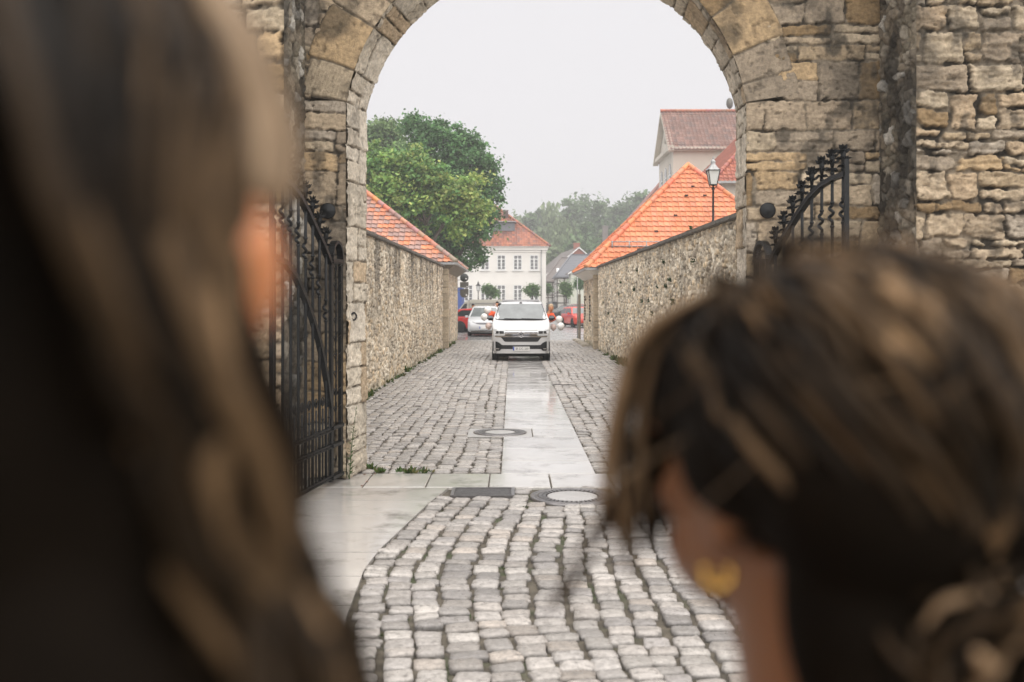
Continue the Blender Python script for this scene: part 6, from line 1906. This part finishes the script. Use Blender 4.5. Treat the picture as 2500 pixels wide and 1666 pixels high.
def woman_right():
    H = 1.665
    t = thing('person', 'woman with dark pinned up hair and a small gold hoop earring, seen from behind', 'person', (.189, .655, LZ))
    yaw = R(33)
    J = dict(STAND); J['head'] = (0.0, .012, .921); J['neck'] = (.006, -.012, .830); J['chest'] = (.004, -.005, .705); J['shL'] = (-.098, -.01, .765); J['shR'] = (.106, -.01, .765)
    mb = MB(); M, c, s = body(mb, H, J, yaw, R(-6), True)
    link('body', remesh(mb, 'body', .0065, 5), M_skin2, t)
    W = lambda p: c + M @ (Vector(p) * s)
    # cap of hair: scalp shell, fringe roll, knot
    o = MB()
    def E(p, r, rot=None): o.ell(W(p), tuple(x * s for x in r), 26, 18, 0, (M @ Euler(rot).to_matrix()).to_euler() if rot else M.to_euler())
    E((.004, -.034, .044), (.099, .106, .096)); E((.0, .034, .068), (.070, .056, .054)); E((0, -.075, .0), (.094, .072, .088)); E((.052, -.090, .002), (.080, .074, .082)); E((-.040, .034, .042), (.034, .046, .048)); E((-.028, -.066, -.085), (.046, .042, .085)); E((-.012, -.072, -.13), (.05, .038, .06))
    E((-.066, -.022, .008), (.032, .052, .040)); E((.066, -.022, .008), (.032, .055, .045)); E((.01, -.060, -.065), (.062, .046, .080)); E((.035, -.088, -.108), (.062, .046, .050)); E((.055, -.055, -.08), (.05, .05, .065))
    cap = link('hair', remesh(o, 'hair', .006, 4), M_hairdk, t)
    rg = random.Random(12)
    o = MB()
    # locks swept from the hairline over the skull to the knot
    cen = Vector((.020, -.046, .034)); rad = Vector((.107, .113, .100))
    knot = Vector((.034, -.104, -.108))
    for i in range(460):
        az = rg.uniform(-math.pi * .95, math.pi * .95); el = rg.uniform(-.05 if abs(abs(az) - 1.6) < .6 else -.2, 1.25)
        d0 = Vector((math.sin(az) * math.cos(el), math.cos(az) * math.cos(el), math.sin(el)))
        dk = (knot - cen).normalized()
        path = []
        tn = .0 + .46 * max(0, math.sin(az * 3.1 + 1.2)) ** 4 + .38 * (d0.z > .74) + .48 * max(0, math.sin(az * 7.3 + el * 3)) ** 7  # crown term paints the sky's sheen as lighter locks
        off = rg.uniform(1.0, 1.05) + .03 * (tn > .30)
        for k in range(6):
            a = k / 5 * rg.uniform(.82, .98)
            d = (d0 * (1 - a) + dk * a + Vector((0, 0, .25 * math.sin(math.pi * a)))).normalized()
            r_ = off * (1 + .05 * math.sin(math.pi * a))
            path.append(W(cen + Vector((d.x * rad.x, d.y * rad.y, d.z * rad.z)) * r_))
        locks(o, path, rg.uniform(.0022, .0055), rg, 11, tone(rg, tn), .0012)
    for i in range(90):      # flyaway hairs around the outline
        az = rg.uniform(-3, 3); el = rg.uniform(-.1, 1.4); d = Vector((math.sin(az) * math.cos(el), math.cos(az) * math.cos(el), math.sin(el)))
        p = cen + Vector((d.x * rad.x, d.y * rad.y, d.z * rad.z)); tg = Vector((rg.gauss(0, 1), rg.gauss(0, 1), rg.gauss(0, .6))).normalized()
        locks(o, [W(p + d * .002), W(p + d * .010 + tg * .02), W(p + d * rg.uniform(.010, .024) + tg * .05), W(p + d * rg.uniform(.004, .03) + tg * .085)], .0006, rg, 9, LT)
    # knot curls
    for i in range(190):
        gs = lambda sg: max(-1.25, min(1.25, rg.gauss(0, 1))) * sg
        p = knot + Vector((.006 + gs(.046), gs(.030), -.004 + gs(.032)))
        r_ = rg.uniform(.026, .048); ax = Vector((rg.gauss(0, 1), rg.gauss(0, 1), rg.gauss(0, 1))).normalized(); u = ax.orthogonal().normalized(); v = ax.cross(u)
        a0 = rg.random() * 6
        path = [W(p + (u * math.cos(a0 + a) + v * math.sin(a0 + a)) * r_) for a in np.linspace(0, rg.uniform(1.1, 2.0), 7)]
        locks(o, path, rg.uniform(.0022, .0048), rg, 12, ([(.24, .155, .085), (.17, .105, .055), (.30, .20, .12)] if rg.random() < .32 else tone(rg, .42)), .0008)  # paler curls carry light from the right in their colour
    # loose fringe on the brow
    for i in range(70):
        x = rg.uniform(-.068, .02); q = rg.random()
        path = [W((x * .5, .030, .122)), W((x * .95, .070 + .008 * q, .095)), W((x - .006, .086 + .008 * q, .045)), W((x - .010, .088 + .022 * q, .0)), W((x * .98 - .010, .084 + .040 * q, -.040 - .025 * rg.random()))]
        locks(o, path, rg.uniform(.0025, .0055), rg, 10, LT if rg.random() < .45 else DK, .0012)
    # thin wisps hanging from the fringe
    for k in range(8):
        x = -.060 + rg.uniform(-.010, .010)
        path = [W((x, .088, .01)), W((x - .014, .108, -.032)), W((x - .016, .140 + rg.uniform(-.006, .006), -.066)), W((x - .012, .195 + rg.uniform(-.012, .012), -.112 - rg.uniform(0, .02)))]
        locks(o, path, rg.uniform(.0014, .0026), rg, 9, [(.05, .032, .018), (.08, .05, .028)], .001)
    for k in range(5):
        path = [W((-.078, .070, .0)), W((-.084, .074, -.035)), W((-.078, .082, -.060)), W((-.070, .086, -.078))]
        locks(o, [p + Vector((rg.gauss(0, .003), rg.gauss(0, .003), 0)) for p in path], .0016, rg, 8, LT)
    o.build('hair_locks', M_lock, cap, colors=True, recalc=False)
    # gold hoop with beads on the left ear
    M_gold = mat('gold', (.70, .42, .10), .22, 1.0)
    e = W((-.086, -.012, -.050)); o = MB()
    pts = [e + Vector((0, 0, -.009)) + Vector((math.cos(a) * .0078, math.sin(a) * .003, math.sin(a) * .0078)) for a in np.linspace(R(160), R(390), 16)]
    o.tube(pts, .0017, 8)
    for a in (165, 215, 265, 318, 365): o.ell(e + Vector((0, 0, -.009)) + Vector((math.cos(R(a)) * .0078, math.sin(R(a)) * .003, math.sin(R(a)) * .0078)), (.0028,) * 3, 10, 8)
    eo = o.build('earring', M_gold, t)
    o = MB(); o.ell(e + Vector((.001, -.001, -.027)), (.0025, .0025, .005), 8, 6); o.build('pendant', M_hairdk, eo)
    # dress
    f = H; P = {k: Vector(v) * H for k, v in J.items()}
    o = MB(); o.tube([Vector((0, 0, .06 * f)), P['pelvis'] - Vector((0, 0, .2 * f)), P['pelvis'], P['waist'], P['chest'], P['chest'] + Vector((0, 0, .045 * f))], [.16 * f, .13 * f, .098 * f, .074 * f, .092 * f, .088 * f], 22)
    link('dress', remesh(o, 'dress', .014, 3), mat('dark green dress', (.02, .05, .04), .7, var=.2, scale=12), t)
    return t

def woman_left():
    H = 1.79
    t = thing('person', 'woman with long loose brown hair, very close and blurred at the left edge', 'person', (-.190, .405, LZ))
    yaw = R(-6)
    J = dict(STAND); J['head'] = (0.0, .012, .9275); J['chest'] = (0, -.005, .70); J['shL'] = (-.095, -.015, .755); J['shR'] = (.092, -.015, .755)
    mb = MB(); M, c, s = body(mb, H, J, yaw, 0, True)
    link('body', remesh(mb, 'body', .0065, 5), skinmat('backlit skin', (.58, .23, .10)), t)  # orange colour stands in for light shining through the ear
    W = lambda p: c + M @ (Vector(p) * s)
    o = MB()
    def E(p, r): o.ell(W(p), tuple(x * s for x in r), 26, 18, 0, M.to_euler())
    E((0, -.028, .045), (.073, .098, .088)); E((-.01, -.075, -.06), (.074, .050, .13)); E((0, -.085, -.20), (.10, .045, .13)); E((-.005, -.085, -.33), (.115, .045, .13)); E((.060, -.06, -.225), (.055, .05, .085)); E((.062, -.042, -.195), (.046, .055, .08)); E((.045, -.05, -.085), (.04, .045, .06)); E((-.08, -.03, -.05), (.025, .06, .12))
    cap = link('hair', remesh(o, 'hair', .007, 4), M_hairdk, t)
    rg = random.Random(5); o = MB()
    for i in range(620):
        az = rg.uniform(R(62), R(298)); el = rg.uniform(.05, 1.3)
        d = Vector((math.sin(az) * math.cos(el), math.cos(az) * math.cos(el), math.sin(el)))
        p0 = Vector((0, -.025, .045)) + Vector((d.x * .079, d.y * .10, d.z * .091)) * rg.uniform(.96, 1.02)
        d2 = Vector((math.sin(az) * .90, math.cos(az), -.12)).normalized(); p1 = Vector((0, -.028, .02)) + Vector((d2.x * .078, d2.y * .102, d2.z * .08)) * rg.uniform(.98, 1.06)
        side = d2.x
        bk = -.100 + rg.gauss(0, .012) if abs(side) < .7 else -.065 + rg.gauss(0, .016)
        p2 = Vector((side * .062 + rg.gauss(0, .006), min(p1.y, bk + .02), -.075))
        p3 = Vector((side * .098 + rg.gauss(0, .014), bk - .01, -.19)); p4 = Vector((side * .115 + rg.gauss(0, .02), bk - .005, -.30 - rg.random() * .12))
        if side > .35:
            if p1.y > -.040: p1.y = -.040 + rg.gauss(0, .010)
            p1.x = max(p1.x, .070)
            p2 = Vector((.083 + rg.gauss(0, .008), -.045 + rg.gauss(0, .014), -.080)); p3 = Vector((.103 + rg.gauss(0, .013), -.040 + rg.gauss(0, .015), -.165)); p4 = Vector((.108 + rg.gauss(0, .015), -.03 + rg.gauss(0, .02), -.29 - rg.random() * .1))
        if rg.random() < .35: p3.x *= .75; p4.x *= .8
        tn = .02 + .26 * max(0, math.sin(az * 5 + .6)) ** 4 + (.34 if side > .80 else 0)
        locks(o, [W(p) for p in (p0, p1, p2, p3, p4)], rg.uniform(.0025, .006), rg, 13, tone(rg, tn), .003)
    for i in range(26):      # front strands beside the temple
        y = rg.uniform(-.01, .05)
        path = [W((.044, y - .03, .122)), W((.070, y - .012, .092)), W((.079, y - .006, .055)), W((.079, y - .02, .026))]
        locks(o, path, rg.uniform(.002, .005), rg, 8, [(.30, .215, .14), (.22, .155, .10), (.16, .11, .068)], .0015)
    o.build('hair_locks', M_lock, cap, colors=True, recalc=False)
    f = H; P = {k: Vector(v) * H for k, v in J.items()}
    o = MB(); o.tube([Vector((0, 0, .06 * f)), P['pelvis'] - Vector((0, 0, .2 * f)), P['pelvis'], P['waist'], P['chest'], P['chest'] + Vector((0, 0, .05 * f))], [.15 * f, .125 * f, .098 * f, .076 * f, .094 * f, .085 * f], 22)
    link('dress', remesh(o, 'dress', .014, 3), mat('dark wine dress', (.014, .007, .007), .7, var=.2, scale=12), t)
    return t
woman_right()
woman_left()

# ================================================================== HAZE
hz_m = bpy.data.materials.new('haze'); hz_m.use_nodes = True
nt = hz_m.node_tree
for nd in list(nt.nodes):
    if nd.type != 'OUTPUT_MATERIAL': nt.nodes.remove(nd)
pv = nt.nodes.new('ShaderNodeVolumePrincipled')
pv.inputs['Color'].default_value = (.95, .95, .96, 1)
pv.inputs['Density'].default_value = .0017
pv.inputs['Anisotropy'].default_value = 0.2
nt.links.new(pv.outputs[0], [n for n in nt.nodes if n.type == 'OUTPUT_MATERIAL'][0].inputs['Volume'])
o = MB(); o.box((0, 230, 21), (620, 560, 45)); hzo = o.build('haze', hz_m); tag(hzo, kind='stuff')
